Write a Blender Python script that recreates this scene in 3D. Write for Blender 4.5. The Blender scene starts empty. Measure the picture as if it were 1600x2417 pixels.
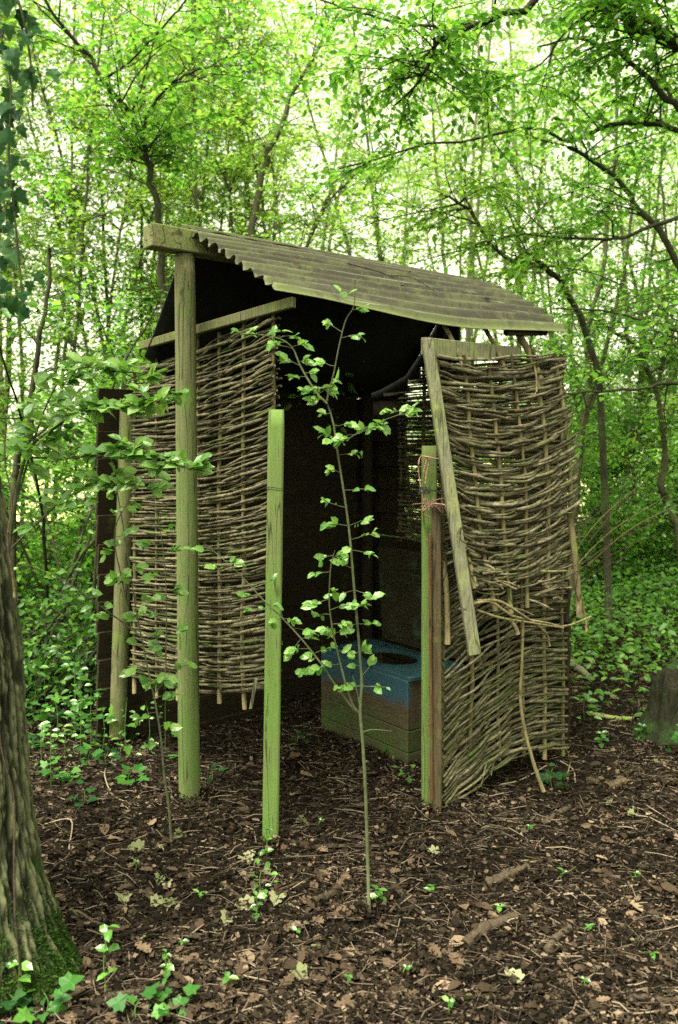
import bpy, math, random
import numpy as np
from mathutils import Vector, Matrix

S = bpy.context.scene
C = S.collection
# ------------------------------------------------------------------ camera
F, CH, HZ = 1900.0, 1.5, 1050.0          # focal length in photo pixels, eye height, horizon row
cam = bpy.data.cameras.new('camera'); camo = bpy.data.objects.new('camera', cam); C.objects.link(camo)
camo.location = (0, 0, CH); camo.rotation_euler = (math.radians(90), 0, 0)
cam.sensor_fit = 'VERTICAL'; cam.sensor_height = 36.0; cam.lens = F / 2417 * 36
cam.shift_y = -(1208.5 - HZ) / 2417
cam.clip_start = 0.05; cam.clip_end = 2000
cam.dof.use_dof = True; cam.dof.focus_distance = 3.1; cam.dof.aperture_fstop = 2.8
S.camera = camo
# ------------------------------------------------------------------ world, sun, exposure
W = bpy.data.worlds.new('World'); S.world = W; W.use_nodes = True
nt = W.node_tree; nt.nodes.clear()
sky = nt.nodes.new('ShaderNodeTexSky'); sky.sky_type = 'NISHITA'; sky.sun_disc = False
SUN_EL, SUN_AZ = math.radians(66), math.radians(225)      # azimuth clockwise from +Y (ahead of the camera)
sky.sun_elevation = SUN_EL; sky.sun_rotation = SUN_AZ
sky.dust_density = 1.5; sky.air_density = 1.0; sky.ozone_density = 0.6
hs = nt.nodes.new('ShaderNodeHueSaturation'); hs.inputs['Saturation'].default_value = 0.18
tint = nt.nodes.new('ShaderNodeMix'); tint.data_type = 'RGBA'; tint.blend_type = 'MULTIPLY'
tint.inputs['Factor'].default_value = 1.0; tint.inputs['B'].default_value = (0.98, 1.0, 0.64, 1)
bg = nt.nodes.new('ShaderNodeBackground'); bg.inputs['Strength'].default_value = 0.12
wo = nt.nodes.new('ShaderNodeOutputWorld')
nt.links.new(sky.outputs[0], hs.inputs['Color']); nt.links.new(hs.outputs[0], tint.inputs['A'])
nt.links.new(tint.outputs['Result'], bg.inputs['Color']); nt.links.new(bg.outputs[0], wo.inputs[0])
sl = bpy.data.lights.new('sun', 'SUN'); sl.energy = 3.4; sl.angle = math.radians(40); sl.color = (1, 0.96, 0.82)
so = bpy.data.objects.new('sun', sl); C.objects.link(so)
sd = Vector((math.sin(SUN_AZ) * math.cos(SUN_EL), math.cos(SUN_AZ) * math.cos(SUN_EL), math.sin(SUN_EL)))
so.rotation_euler = (-sd).to_track_quat('-Z', 'Y').to_euler(); so.location = (0, 0, 20)
S.view_settings.view_transform = 'Standard'; S.view_settings.look = 'None'
S.view_settings.gamma = 1.0; S.view_settings.use_curve_mapping = False
S.view_settings.exposure = 2.22
S.cycles.max_bounces = 8; S.cycles.diffuse_bounces = 4; S.cycles.transmission_bounces = 5; S.cycles.glossy_bounces = 2
S.cycles.caustics_reflective = False; S.cycles.caustics_refractive = False
S.cycles.use_denoising = False

R = np.random.default_rng(7)
# ------------------------------------------------------------------ maths helpers
def at(px, py, Y): return np.array([(px - 800) / F * Y, Y, CH - (py - HZ) / F * Y])
U2, V2 = np.array([.7828, .6222, 0]), np.array([.6222, -.7828, 0])
P0 = np.array([-.632, 3.40, 0])
def hp(t, s, z): return P0 + U2 * t + V2 * s + np.array([0, 0, z])      # shelter frame: t along ridge, s towards the camera side
def nrm(v): return v / (np.linalg.norm(v, axis=-1, keepdims=True) + 1e-12)
def hsh(i, j, k=0): 
    x = np.sin(i * 127.1 + j * 311.7 + k * 74.7) * 43758.5453
    return x - np.floor(x)
def vnoise(x, y, seed=0):
    x = np.asarray(x, float); y = np.asarray(y, float)
    i, j = np.floor(x), np.floor(y); f, g = x - i, y - j
    f = f * f * (3 - 2 * f); g = g * g * (3 - 2 * g)
    return (hsh(i, j, seed) * (1 - f) + hsh(i + 1, j, seed) * f) * (1 - g) + (hsh(i, j + 1, seed) * (1 - f) + hsh(i + 1, j + 1, seed) * f) * g
def fbm(x, y, o=4, seed=0):
    r = 0; a = .5
    for k in range(o): r = r + a * vnoise(x * 2 ** k, y * 2 ** k, seed + k); a *= .5
    return r
def gz(x, y):
    x = np.asarray(x, float); y = np.asarray(y, float)
    d0, d1 = x - P0[0], y - P0[1]
    t = d0 * U2[0] + d1 * U2[1]; s = d0 * V2[0] + d1 * V2[1]
    dip = -.12 * np.exp(-((t - .7) ** 2 / .55 + (s + .95) ** 2 / .28))
    r = np.hypot(x, y - 3); fade = np.clip((11 - r) / 4, 0, 1)
    return dip + fade * (.05 * (fbm(x * 1.3 + 9, y * 1.3, 3, 3) - .45) + .014 * (fbm(x * 9, y * 9, 3, 8) - .45))
def gp(px, py):
    Y = CH * F / (py - HZ); p = at(px, py, Y); p[2] = float(gz(p[0], p[1])); return p
def smooth(pts, n):
    P = np.array(pts, float)
    if len(P) < 3:
        return P[0] + (P[-1] - P[0]) * np.linspace(0, 1, n)[:, None]
    Q = np.vstack([2 * P[0] - P[1], P, 2 * P[-1] - P[-2]])
    u = np.linspace(0, len(P) - 1 - 1e-6, n); i = u.astype(int); f = (u - i)[:, None]
    a, b, c, d = Q[i], Q[i + 1], Q[i + 2], Q[i + 3]
    return .5 * (2 * b + (c - a) * f + (2 * a - 5 * b + 4 * c - d) * f ** 2 + (3 * b - a - 3 * c + d) * f ** 3)
# ------------------------------------------------------------------ mesh helpers
class MB:
    def __init__(s): s.v = []; s.f = {}; s.n = 0
    def add(s, v, f):
        v = np.asarray(v, float).reshape(-1, 3); f = np.asarray(f, int)
        s.v.append(v); s.f.setdefault(f.shape[1], []).append(f + s.n); s.n += len(v)
    def tube(s, P, r, sides=6, cap=True, flat=1.0):
        P = np.asarray(P, float); n = len(P); r = np.broadcast_to(np.asarray(r, float), (n,))
        T = nrm(np.gradient(P, axis=0))
        ref = np.array([0, 0, 1.]) if abs(T[:, 2]).mean() < .8 else np.array([1., 0, 0])
        A = nrm(np.cross(T, ref)); B = np.cross(A, T)
        a = np.linspace(0, 2 * np.pi, sides, endpoint=False)
        v = P[:, None] + r[:, None, None] * (np.cos(a)[None, :, None] * A[:, None] * flat + np.sin(a)[None, :, None] * B[:, None])
        i = np.arange(n - 1)[:, None] * sides; k = np.arange(sides)[None]; k2 = (k + 1) % sides
        q = np.stack([i + k, i + k2, i + sides + k2, i + sides + k], -1).reshape(-1, 4)
        o = s.n; s.add(v, q)
        if cap:
            for e, rev in ((0, True), ((n - 1) * sides, False)):
                c = list(range(e, e + sides)); c = c[::-1] if not rev else c
                s.f.setdefault(sides, []).append(np.array([c]) + o)
    def box(s, c, ax, ay, az):               # centre and three half-axes
        c, ax, ay, az = map(lambda q: np.asarray(q, float), (c, ax, ay, az))
        v = [c + i * ax + j * ay + k * az for k in (-1, 1) for j in (-1, 1) for i in (-1, 1)]
        s.add(v, [[0, 2, 3, 1], [4, 5, 7, 6], [0, 1, 5, 4], [2, 6, 7, 3], [0, 4, 6, 2], [1, 3, 7, 5]])
    def mesh(s, name, mat, off=(0, 0, 0), sm=True):
        me = bpy.data.meshes.new(name)
        v = np.vstack(s.v) - np.asarray(off); me.vertices.add(len(v)); me.vertices.foreach_set('co', v.ravel())
        loops, starts, tot, o = [], [], [], 0
        for k, fl in s.f.items():
            f = np.vstack(fl); loops.append(f.ravel()); starts.append(o + np.arange(len(f)) * k); tot.append(np.full(len(f), k)); o += f.size
        loops = np.concatenate(loops); starts = np.concatenate(starts); tot = np.concatenate(tot)
        me.loops.add(len(loops)); me.loops.foreach_set('vertex_index', loops.astype(np.int32))
        me.polygons.add(len(starts)); me.polygons.foreach_set('loop_start', starts.astype(np.int32))
        me.polygons.foreach_set('use_smooth', np.full(len(starts), sm))
        me.update(calc_edges=True); me.validate()
        if mat: me.materials.append(mat)
        return me
    def build(s, name, mat, parent=None, sm=True):
        off = origin(parent)
        o = bpy.data.objects.new(name, s.mesh(name, mat, off, sm)); C.objects.link(o)
        if parent: o.parent = parent
        return o
ORG = {}
def origin(o):
    while o is not None and o.parent is not None: o = o.parent
    return np.array(o.location) if o is not None else np.zeros(3)
def tag(o, label=None, cat=None, group=None, kind=None):
    if label: o['label'] = label
    if cat: o['category'] = cat
    if group: o['group'] = group
    if kind: o['kind'] = kind
    return o
def empty(name, loc, label, cat, group=None):
    o = bpy.data.objects.new(name, None); C.objects.link(o); o.location = tuple(map(float, loc)); o.empty_display_size = .1
    return tag(o, label, cat, group)
def copy_tree(o, parent=None):
    c = o.copy(); C.objects.link(c); c.parent = parent
    for ch in list(o.children): copy_tree(ch, c)
    return c
def basis(d, n):
    x = nrm(d); y = nrm(np.cross(n, x)); z = np.cross(x, y)
    return np.stack([x, y, z], -1)              # columns
def inst(mb, tv, tf, pos, B, sc):               # many copies of a small template into one mesh
    N, k = len(pos), len(tv)
    v = np.einsum('nij,kj->nki', B, tv) * 1.0 if np.ndim(sc) == 0 else np.einsum('nij,nkj->nki', B, tv[None] * sc[:, None, :])
    if np.ndim(sc) == 0: v = v * sc
    v = v + pos[:, None]
    for m, f in tf.items():
        ff = (np.arange(N)[:, None, None] * k + np.asarray(f)[None]).reshape(-1, m)
        mb.f.setdefault(m, []).append(ff + mb.n)
    mb.v.append(v.reshape(-1, 3)); mb.n += N * k
# leaf templates: unit length along +x, folded along the midrib
def ovate(w=.5, fold=.12, droop=.1):
    v = np.array([[0, 0, 0], [.3, w * .46, fold * .8], [.7, w * .4, fold * .7 - droop * .4], [1, 0, -droop], [.7, -w * .4, fold * .7 - droop * .4], [.3, -w * .46, fold * .8], [.5, 0, -droop * .15]])
    return v, {4: [[0, 6, 2, 1], [0, 5, 4, 6]], 3: [[6, 3, 2], [6, 4, 3]]}
def outline(pts, z=.06):
    h = [(x, y) for x, y in pts]; full = h + [(x, -y) for x, y in h[::-1] if abs(y) > 1e-4]
    v = [[.38, 0, 0]] + [[x, y, z * (abs(y) * 2) - .08 * x * x] for x, y in full]; n = len(full)
    return np.array(v), {3: [[0, 1 + (i + 1) % n, 1 + i] for i in range(n)]}
IVY = outline([(0, 0), (-.06, .14), (.0, .36), (.22, .3), (.42, .44), (.52, .22), (.75, .16), (1, 0)])
MAPLE = outline([(0, 0), (.0, .16), (-.02, .3), (.08, .34), (.16, .28), (.24, .36), (.36, .44), (.44, .34), (.5, .24), (.6, .3), (.72, .28), (.76, .17), (.88, .12), (1, 0)], .22)
OAK = outline([(0, 0), (.12, .1), (.2, .2), (.3, .13), (.42, .27), (.52, .17), (.66, .3), (.75, .16), (.9, .17), (1, 0)], .12)
BROAD = outline([(0, 0), (.08, .15), (.25, .27), (.5, .3), (.75, .2), (.92, .07), (1, 0)], .1)
# ------------------------------------------------------------------ materials
def M(name):
    m = bpy.data.materials.new(name); m.use_nodes = True; t = m.node_tree; t.nodes.clear()
    out = t.nodes.new('ShaderNodeOutputMaterial'); return m, t, out
def nd(t, typ, **kw):
    n = t.nodes.new(typ)
    for k, v in kw.items():
        if k in n.inputs: n.inputs[k].default_value = v
        else: setattr(n, k, v)
    return n
def ramp(t, src, stops, interp='LINEAR'):
    n = t.nodes.new('ShaderNodeValToRGB'); n.color_ramp.interpolation = interp; e = n.color_ramp.elements
    while len(e) < len(stops): e.new(.5)
    for q, (p, c) in zip(e, stops): q.position = p; q.color = (*c, 1)
    t.links.new(src, n.inputs[0]); return n.outputs[0]
def coord(t, scale=(1, 1, 1), kind='Object', rot=(0, 0, 0)):
    c = nd(t, 'ShaderNodeTexCoord'); m = nd(t, 'ShaderNodeMapping'); m.inputs['Scale'].default_value = scale; m.inputs['Rotation'].default_value = rot
    t.links.new(c.outputs[kind], m.inputs[0]); return m.outputs[0]
def noise(t, vec, sc, det=5, rough=.6, dist=0):
    n = nd(t, 'ShaderNodeTexNoise', Scale=sc, Detail=det, Roughness=rough, Distortion=dist); t.links.new(vec, n.inputs['Vector']); return n.outputs['Fac']
def mixc(t, f, a, b, mode='MIX'):
    n = nd(t, 'ShaderNodeMix', data_type='RGBA', blend_type=mode)
    for sock, v in (('Factor', f), ('A', a), ('B', b)):
        i = n.inputs[0] if sock == 'Factor' else n.inputs[6 if sock == 'A' else 7]
        if isinstance(v, (int, float)): i.default_value = v
        elif isinstance(v, tuple): i.default_value = (*v, 1)
        else: t.links.new(v, i)
    return n.outputs[2]
def mth(t, op, a, b=None, clamp=False):
    n = nd(t, 'ShaderNodeMath', operation=op, use_clamp=clamp)
    for i, v in enumerate((a, b)):
        if v is None: continue
        if isinstance(v, (int, float)): n.inputs[i].default_value = v
        else: t.links.new(v, n.inputs[i])
    return n.outputs[0]
def maprange(t, v, a, b, c=0., d=1.):
    n = nd(t, 'ShaderNodeMapRange'); t.links.new(v, n.inputs[0])
    for i, q in enumerate((a, b, c, d)): n.inputs[i + 1].default_value = q
    return n.outputs[0]
def pbsdf(t, out, col, rough=.85, bump=None, bs=.4, bd=.01, spec=.1):
    p = nd(t, 'ShaderNodeBsdfPrincipled'); p.inputs['Specular IOR Level'].default_value = spec
    for k, v in (('Base Color', col), ('Roughness', rough)):
        if isinstance(v, tuple): p.inputs[k].default_value = (*v, 1)
        elif isinstance(v, (int, float)): p.inputs[k].default_value = v
        else: t.links.new(v, p.inputs[k])
    if bump is not None:
        b = nd(t, 'ShaderNodeBump', Strength=bs, Distance=bd); t.links.new(bump, b.inputs['Height']); t.links.new(b.outputs[0], p.inputs['Normal'])
    t.links.new(p.outputs[0], out.inputs[0]); return p
def leafmat(name, stops, trans=.5, tcol=(1.5, 1.45, .8), gloss=.06, grough=.35, objrand=False):
    m, t, out = M(name)
    if objrand: rnd = nd(t, 'ShaderNodeObjectInfo').outputs['Random']
    else: rnd = nd(t, 'ShaderNodeNewGeometry').outputs['Random Per Island']
    c = ramp(t, rnd, stops)
    nz = noise(t, coord(t), 60, 2); c = mixc(t, .35, c, mixc(t, nz, (.35, .4, .3), (1.5, 1.5, 1.4)), 'MULTIPLY') if objrand else c
    d = nd(t, 'ShaderNodeBsdfDiffuse'); t.links.new(c, d.inputs[0])
    tr = nd(t, 'ShaderNodeBsdfTranslucent'); t.links.new(mixc(t, 1.0, c, tcol, 'MULTIPLY'), tr.inputs[0])
    mx = nd(t, 'ShaderNodeMixShader'); mx.inputs[0].default_value = trans; t.links.new(d.outputs[0], mx.inputs[1]); t.links.new(tr.outputs[0], mx.inputs[2])
    g = nd(t, 'ShaderNodeBsdfGlossy', Roughness=grough); g.inputs[0].default_value = (.9, .95, .85, 1)
    mg = nd(t, 'ShaderNodeMixShader'); mg.inputs[0].default_value = gloss; t.links.new(mx.outputs[0], mg.inputs[1]); t.links.new(g.outputs[0], mg.inputs[2])
    t.links.new(mg.outputs[0], out.inputs[0]); return m
def woodmat(name, c1, c2, moss, mossamt, grain=(40, 40, 2.5), rough=.85, bs=.5, objvar=.25, zgreen=None, knots=False):
    m, t, out = M(name)
    oi = nd(t, 'ShaderNodeObjectInfo').outputs['Random']
    co = coord(t); add = nd(t, 'ShaderNodeVectorMath', operation='ADD'); t.links.new(co, add.inputs[0])
    cb = nd(t, 'ShaderNodeCombineXYZ'); t.links.new(mth(t, 'MULTIPLY', oi, 37.0), cb.inputs[0]); t.links.new(mth(t, 'MULTIPLY', oi, 91.0), cb.inputs[1]); t.links.new(cb.outputs[0], add.inputs[1])
    mp = nd(t, 'ShaderNodeMapping'); mp.inputs['Scale'].default_value = grain; t.links.new(add.outputs[0], mp.inputs[0])
    g = noise(t, mp.outputs[0], 3.0, 6, .65, .6)
    big = noise(t, add.outputs[0], 4.0, 4)
    c = ramp(t, g, [(.3, c1), (.68, c2)])
    mf = maprange(t, noise(t, add.outputs[0], 5.5, 6, .7), .62 - mossamt * .4, .74 - mossamt * .25)
    if zgreen:
        sep = nd(t, 'ShaderNodeSeparateXYZ'); t.links.new(coord(t), sep.inputs[0])
        mf = mth(t, 'MAXIMUM', mf, mth(t, 'MULTIPLY', maprange(t, sep.outputs[2], zgreen[0], zgreen[1]), maprange(t, big, .25, .6)), True)
    c = mixc(t, mf, c, mixc(t, g, moss, tuple(min(1, q * 1.6) for q in moss)))
    c = mixc(t, objvar, c, mixc(t, oi, (.3, .3, .28), (1.6, 1.58, 1.55)), 'MULTIPLY')
    fine = noise(t, mp.outputs[0], 9.0, 4, .7)
    crack = maprange(t, noise(t, mp.outputs[0], 2.6, 2, .5, .2), .27, .31)
    mp2 = nd(t, 'ShaderNodeMapping'); mp2.inputs['Scale'].default_value = tuple(q * .45 for q in grain); t.links.new(add.outputs[0], mp2.inputs[0])
    lin = mth(t, 'ABSOLUTE', mth(t, 'SUBTRACT', noise(t, mp2.outputs[0], 1.0, 1, .4), .5)); crack = mth(t, 'MULTIPLY', crack, mth(t, 'MAXIMUM', maprange(t, lin, .0, .018), maprange(t, big, .5, .42)), True)
    kn = nd(t, 'ShaderNodeTexVoronoi', Scale=1.0); mp3 = nd(t, 'ShaderNodeMapping'); mp3.inputs['Scale'].default_value = (7, 7, 3.5); t.links.new(add.outputs[0], mp3.inputs[0]); t.links.new(mp3.outputs[0], kn.inputs['Vector'])
    c = mixc(t, maprange(t, kn.outputs['Distance'], .13, .07, 0, .55), c, (.03, .024, .014))
    c = mixc(t, mth(t, 'MULTIPLY', mth(t, 'SUBTRACT', 1.0, crack), .8), c, (.012, .011, .008))
    pbsdf(t, out, c, rough, mth(t, 'ADD', mth(t, 'ADD', g, mth(t, 'MULTIPLY', fine, .4)), mth(t, 'MULTIPLY', crack, .6)), bs, .006); return m

MAT = {}
MAT['pole'] = woodmat('pole_wood', (.10, .095, .052), (.2, .185, .105), (.085, .145, .036), .3, (55, 55, 2.2), zgreen=(2.2, .6))
MAT['post'] = woodmat('post_wood', (.10, .125, .046), (.17, .20, .08), (.10, .165, .042), .6, (70, 70, 3))
MAT['cpost'] = woodmat('old_post_wood', (.07, .07, .035), (.14, .135, .07), (.08, .11, .03), .3, (55, 55, 2.5))
MAT['beam'] = woodmat('beam_wood', (.10, .10, .05), (.24, .235, .13), (.12, .15, .04), .4, (30, 30, 30))
MAT['railw'] = woodmat('rail_wood', (.14, .14, .06), (.28, .28, .12), (.17, .24, .05), .6, (14, 14, 40))
MAT['grey'] = woodmat('weathered_wood', (.085, .085, .055), (.22, .21, .145), (.17, .2, .07), .3, (45, 45, 3))
MAT['brown'] = woodmat('brown_wood', (.05, .038, .024), (.11, .083, .05), (.1, .13, .03), .2, (45, 45, 3))
MAT['redw'] = woodmat('reddish_wood', (.07, .035, .02), (.16, .08, .045), (.08, .08, .03), .1, (45, 45, 3))
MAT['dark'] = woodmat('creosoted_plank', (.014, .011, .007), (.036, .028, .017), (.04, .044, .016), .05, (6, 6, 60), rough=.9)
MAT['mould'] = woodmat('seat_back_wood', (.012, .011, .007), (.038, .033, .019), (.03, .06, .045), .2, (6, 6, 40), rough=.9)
MAT['rod'] = woodmat('wattle_rod', (.03, .026, .016), (.19, .165, .11), (.045, .058, .018), .25, (14, 14, 30), objvar=.7, bs=.3)
MAT['rodm'] = woodmat('mossy_wattle_rod', (.03, .026, .015), (.16, .142, .088), (.045, .066, .018), .4, (14, 14, 30), objvar=.7, bs=.3)
MAT['stake'] = woodmat('wattle_stake', (.08, .065, .035), (.2, .165, .09), (.1, .13, .03), .2, (20, 20, 8), objvar=.4)
MAT['stick'] = woodmat('dead_stick', (.022, .017, .012), (.075, .055, .038), (.08, .09, .03), .1, (20, 20, 20), objvar=.6)
MAT['bark'] = woodmat('thin_bark', (.03, .028, .017), (.085, .08, .05), (.06, .085, .025), .3, (20, 20, 8), objvar=.4)
MAT['barkl'] = woodmat('pale_glow_bark', (.07, .07, .042), (.16, .155, .1), (.09, .12, .04), .3, (20, 20, 8), objvar=.4)  # lighter copy of the thin bark; hazy background glow put into its colour
MAT['barkd'] = woodmat('dark_bark', (.02, .019, .013), (.055, .052, .033), (.04, .06, .02), .3, (20, 20, 8), objvar=.4)
def roofmat():
    m, t, out = M('lichened_sheet_metal')
    c = coord(t, rot=(0, 0, -math.atan2(U2[1], U2[0]))); mp = nd(t, 'ShaderNodeMapping'); mp.inputs['Scale'].default_value = (.22, 17, 17); t.links.new(c, mp.inputs[0])
    a = noise(t, mp.outputs[0], 2.2, 7, .65); b = noise(t, c, 9, 6, .7); d = noise(t, c, 70, 4, .7)
    col = ramp(t, a, [(.3, (.024, .019, .013)), (.48, (.04, .033, .023)), (.6, (.056, .048, .034)), (.72, (.105, .098, .078))])
    lich = maprange(t, mth(t, 'ADD', b, mth(t, 'MULTIPLY', d, .35)), .66, .76)
    at_ = nd(t, 'ShaderNodeAttribute', attribute_name='lichen').outputs['Fac']
    lich = mth(t, 'MAXIMUM', mth(t, 'MULTIPLY', lich, .5), mth(t, 'MULTIPLY', at_, maprange(t, b, .3, .5)), True)
    col = mixc(t, lich, col, mixc(t, d, (.065, .08, .025), (.15, .165, .065)))
    shine = maprange(t, noise(t, mp.outputs[0], 5, 5, .6), .62, .7); 
    col = mixc(t, mth(t, 'MULTIPLY', shine, .5), col, (.42, .42, .38))
    col = mixc(t, maprange(t, d, .68, .75), col, (.03, .022, .012))
    pbsdf(t, out, col, maprange(t, shine, 0, 1, .7, .4), mth(t, 'ADD', b, mth(t, 'MULTIPLY', d, .5)), .5, .006, .4); return m
MAT['roof'] = roofmat()
def simple(name, a, b, sc=8, rough=.9, bs=.3, bd=.01, spec=.2):
    m, t, out = M(name); n = noise(t, coord(t), sc, 6, .65); pbsdf(t, out, ramp(t, n, [(.3, a), (.7, b)]), rough, n, bs, bd, spec); return m
MAT['felt'] = simple('roofing_felt', (.008, .009, .008), (.022, .023, .02), 12)
MAT['twine'] = simple('pink_twine', (.26, .12, .1), (.38, .21, .175), 60, .8)
MAT['wire'] = simple('rusty_wire', (.03, .035, .03), (.07, .07, .06), 40, .6)
MAT['straw'] = simple('dry_straw', (.12, .09, .055), (.26, .21, .14), 30)
MAT['stem'] = simple('green_stem', (.04, .05, .024), (.10, .11, .055), 30)
MAT['gstem'] = simple('fresh_stem', (.06, .12, .025), (.1, .2, .04), 30)
def groundmat():
    m, t, out = M('woodland_soil'); c = coord(t)
    a = noise(t, c, 6, 8, .75); b = noise(t, c, 55, 5, .7); v = nd(t, 'ShaderNodeTexVoronoi', Scale=38.0); t.links.new(c, v.inputs['Vector'])
    col = mixc(t, .6, ramp(t, b, [(.3, (.006, .005, .0035)), (.55, (.016, .0125, .009)), (.75, (.042, .031, .021))]), ramp(t, v.outputs['Color'], [(.2, (.006, .005, .0035)), (.6, (.02, .015, .0105)), (.9, (.055, .04, .027))]))
    pbsdf(t, out, col, .95, mth(t, 'ADD', b, v.outputs['Distance']), .8, .02, .03); return m
MAT['ground'] = groundmat()
MAT['meadow'] = simple('pale_meadow', (.36, .40, .15), (.5, .52, .26), .6, 1, 0)
def islandmat(name, stops, rough=.9, spec=.06):
    m, t, out = M(name); r = nd(t, 'ShaderNodeNewGeometry').outputs['Random Per Island']
    n = noise(t, coord(t), 45, 3); wet = maprange(t, noise(t, coord(t), 1.7, 4, .6), .35, .65, .45, 1.25); stc = ramp(t, r, stops); cw = nd(t, 'ShaderNodeCombineXYZ'); [t.links.new(wet, cw.inputs[q]) for q in range(3)]; stc = mixc(t, 1.0, stc, cw.outputs[0], 'MULTIPLY')
    pbsdf(t, out, mixc(t, .6, stc, mixc(t, n, (.3, .3, .3), (1.7, 1.7, 1.7)), 'MULTIPLY'), rough, n, .3, .004, spec); return m
MAT['litter'] = islandmat('leaf_litter', [(0, (.004, .003, .002)), (.4, (.013, .0094, .0066)), (.72, (.038, .0268, .018)), (.9, (.095, .066, .045)), (1, (.2, .147, .104))])
MAT['twigs'] = islandmat('twig_litter', [(0, (.006, .0046, .0034)), (.5, (.022, .0165, .0118)), (.74, (.07, .052, .037)), (1, (.22, .17, .125))])
def objleaf(name, stops):
    m, t, out = M(name); r = nd(t, 'ShaderNodeObjectInfo').outputs['Random']; n = noise(t, coord(t), 6, 4)
    pbsdf(t, out, mixc(t, .6, ramp(t, r, stops), mixc(t, n, (.4, .4, .4), (1.6, 1.6, 1.6)), 'MULTIPLY'), .8, n, .3, .01, .12); return m
MAT['fallen'] = objleaf('fallen_leaf', [(0, (.018, .012, .0075)), (.5, (.05, .033, .021)), (.85, (.1, .066, .043)), (1, (.19, .135, .09))])
MAT['pale'] = objleaf('pale_leaf', [(0, (.09, .105, .045)), (.5, (.14, .145, .075)), (1, (.19, .19, .11))])
MAT['canopy'] = leafmat('canopy_leaf', [(0, (.04, .125, .014)), (.4, (.075, .205, .02)), (.75, (.12, .275, .03)), (1, (.2, .36, .045))], .62, (1.55, 1.5, 1.3), .02)
MAT['canopy2'] = leafmat('pale_glow_leaf', [(0, (.075, .18, .02)), (.5, (.135, .27, .03)), (1, (.25, .38, .06))], .62, (1.6, 1.5, 1.3), .02)  # lighter, yellower canopy copy; bright glow of far foliage is in the colour
MAT['under'] = leafmat('undergrowth_leaf', [(0, (.025, .085, .014)), (.5, (.05, .15, .02)), (.85, (.085, .21, .028)), (1, (.15, .28, .04))], .4, (1.4, 1.4, .7), .03, .45)
MAT['cover'] = leafmat('ground_cover_leaf', [(0, (.04, .12, .018)), (.5, (.075, .2, .028)), (.85, (.12, .26, .036)), (1, (.19, .33, .05))], .45, (1.4, 1.4, .7), .03, .45)
MAT['ivyl'] = leafmat('ivy_leaf', [(0, (.008, .03, .01)), (.6, (.016, .052, .015)), (1, (.035, .085, .028))], .2, (1.5, 1.5, .7), .006, .4, True)
MAT['sapl'] = leafmat('sapling_leaf', [(0, (.07, .18, .035)), (.5, (.13, .27, .055)), (1, (.24, .38, .11))], .4, (1.4, 1.4, .7), .05, .4, True)
MAT['seed'] = leafmat('seedling_leaf', [(0, (.04, .13, .02)), (.6, (.08, .22, .03)), (1, (.16, .33, .05))], .4, (1.4, 1.4, .7), .09, .35, True)
MAT['seediv'] = leafmat('young_ivy_leaf', [(0, (.02, .075, .016)), (.6, (.04, .12, .024)), (1, (.08, .19, .035))], .25, (1.4, 1.4, .7), .012, .4, True)
MAT['moss'] = islandmat('moss', [(0, (.012, .03, .005)), (.6, (.026, .062, .01)), (1, (.05, .10, .015))])

# ================================================================== SETTING
def axis(lo, hi, st, far):
    a = np.arange(lo, hi + st / 2, st); g = st * np.cumsum(1.35 ** np.arange(1, 40)); g = g[g < far]
    return np.concatenate([(lo - g)[::-1], a, hi + g])
xs = axis(-3, 3, .028, 400); ys = axis(1.4, 6.6, .028, 400)
X, Y = np.meshgrid(xs, ys); g = MB(); nx = len(xs)
idx = (np.arange(len(ys) - 1)[:, None] * nx + np.arange(nx - 1)[None])
g.add(np.stack([X, Y, gz(X, Y)], -1), np.stack([idx, idx + 1, idx + nx + 1, idx + nx], -1).reshape(-1, 4))
tag(g.build('ground', MAT['ground']), 'dark woodland floor of soil under the leaf litter', kind='structure')
g = MB(); xs2 = np.linspace(-120, 120, 60); ys2 = np.linspace(15, 240, 60); X, Y = np.meshgrid(xs2, ys2); idx = (np.arange(59)[:, None] * 60 + np.arange(59)[None])
g.add(np.stack([X, Y, .03 + .1 * fbm(X * .2, Y * .2)], -1), np.stack([idx, idx + 1, idx + 61, idx + 60], -1).reshape(-1, 4))
tag(g.build('meadow', MAT['meadow']), 'pale open meadow beyond the edge of the wood', kind='structure')

# ================================================================== SHELTER
SH = empty('privy_shelter', P0, 'wattle and plank privy shelter with corrugated roof on wooden posts', 'shelter')
def post(name, p0, p1, r, mat, parent, sides=20, half=False, seed=0, nz=26):
    b = MB(); P = smooth([p0, p1], nz); a = np.linspace(0, 2 * np.pi, sides, endpoint=False)
    A = np.array([1., 0, 0]); B_ = np.array([0, 1., 0]); v = []
    for i, c in enumerate(P):
        rr = r * (1 + .05 * (vnoise(a * 1.3 + seed, a * 0 + i * .25) - .5))
        ca, sa = np.cos(a), np.sin(a)
        if half: sa = np.where(sa < -.55, -.55, sa)       # flat sawn face towards the viewer
        v.append(c + (rr * ca)[:, None] * A + (rr * sa)[:, None] * B_)
    v = np.array(v); i = np.arange(nz - 1)[:, None] * sides; k = np.arange(sides)[None]; k2 = (k + 1) % sides
    # slightly chamfered top
    v[-1] = P[-1] + (v[-1] - P[-1]) * .93
    b.add(v, np.stack([i + k, i + k2, i + sides + k2, i + sides + k], -1).reshape(-1, 4))
    b.f.setdefault(sides, []).append(np.array([list(range((nz - 1) * sides, nz * sides))]))
    return b.build(name, mat, parent)
def board(name, c, ax, ay, az, mat, parent, bev=.003, seg=1):
    b = MB(); b.box(c, ax, ay, az); o = b.build(name, mat, parent, False)
    md = o.modifiers.new('bevel', 'BEVEL'); md.width = bev; md.segments = 1; return o
Z3 = np.array([0, 0, 1.])
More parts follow.
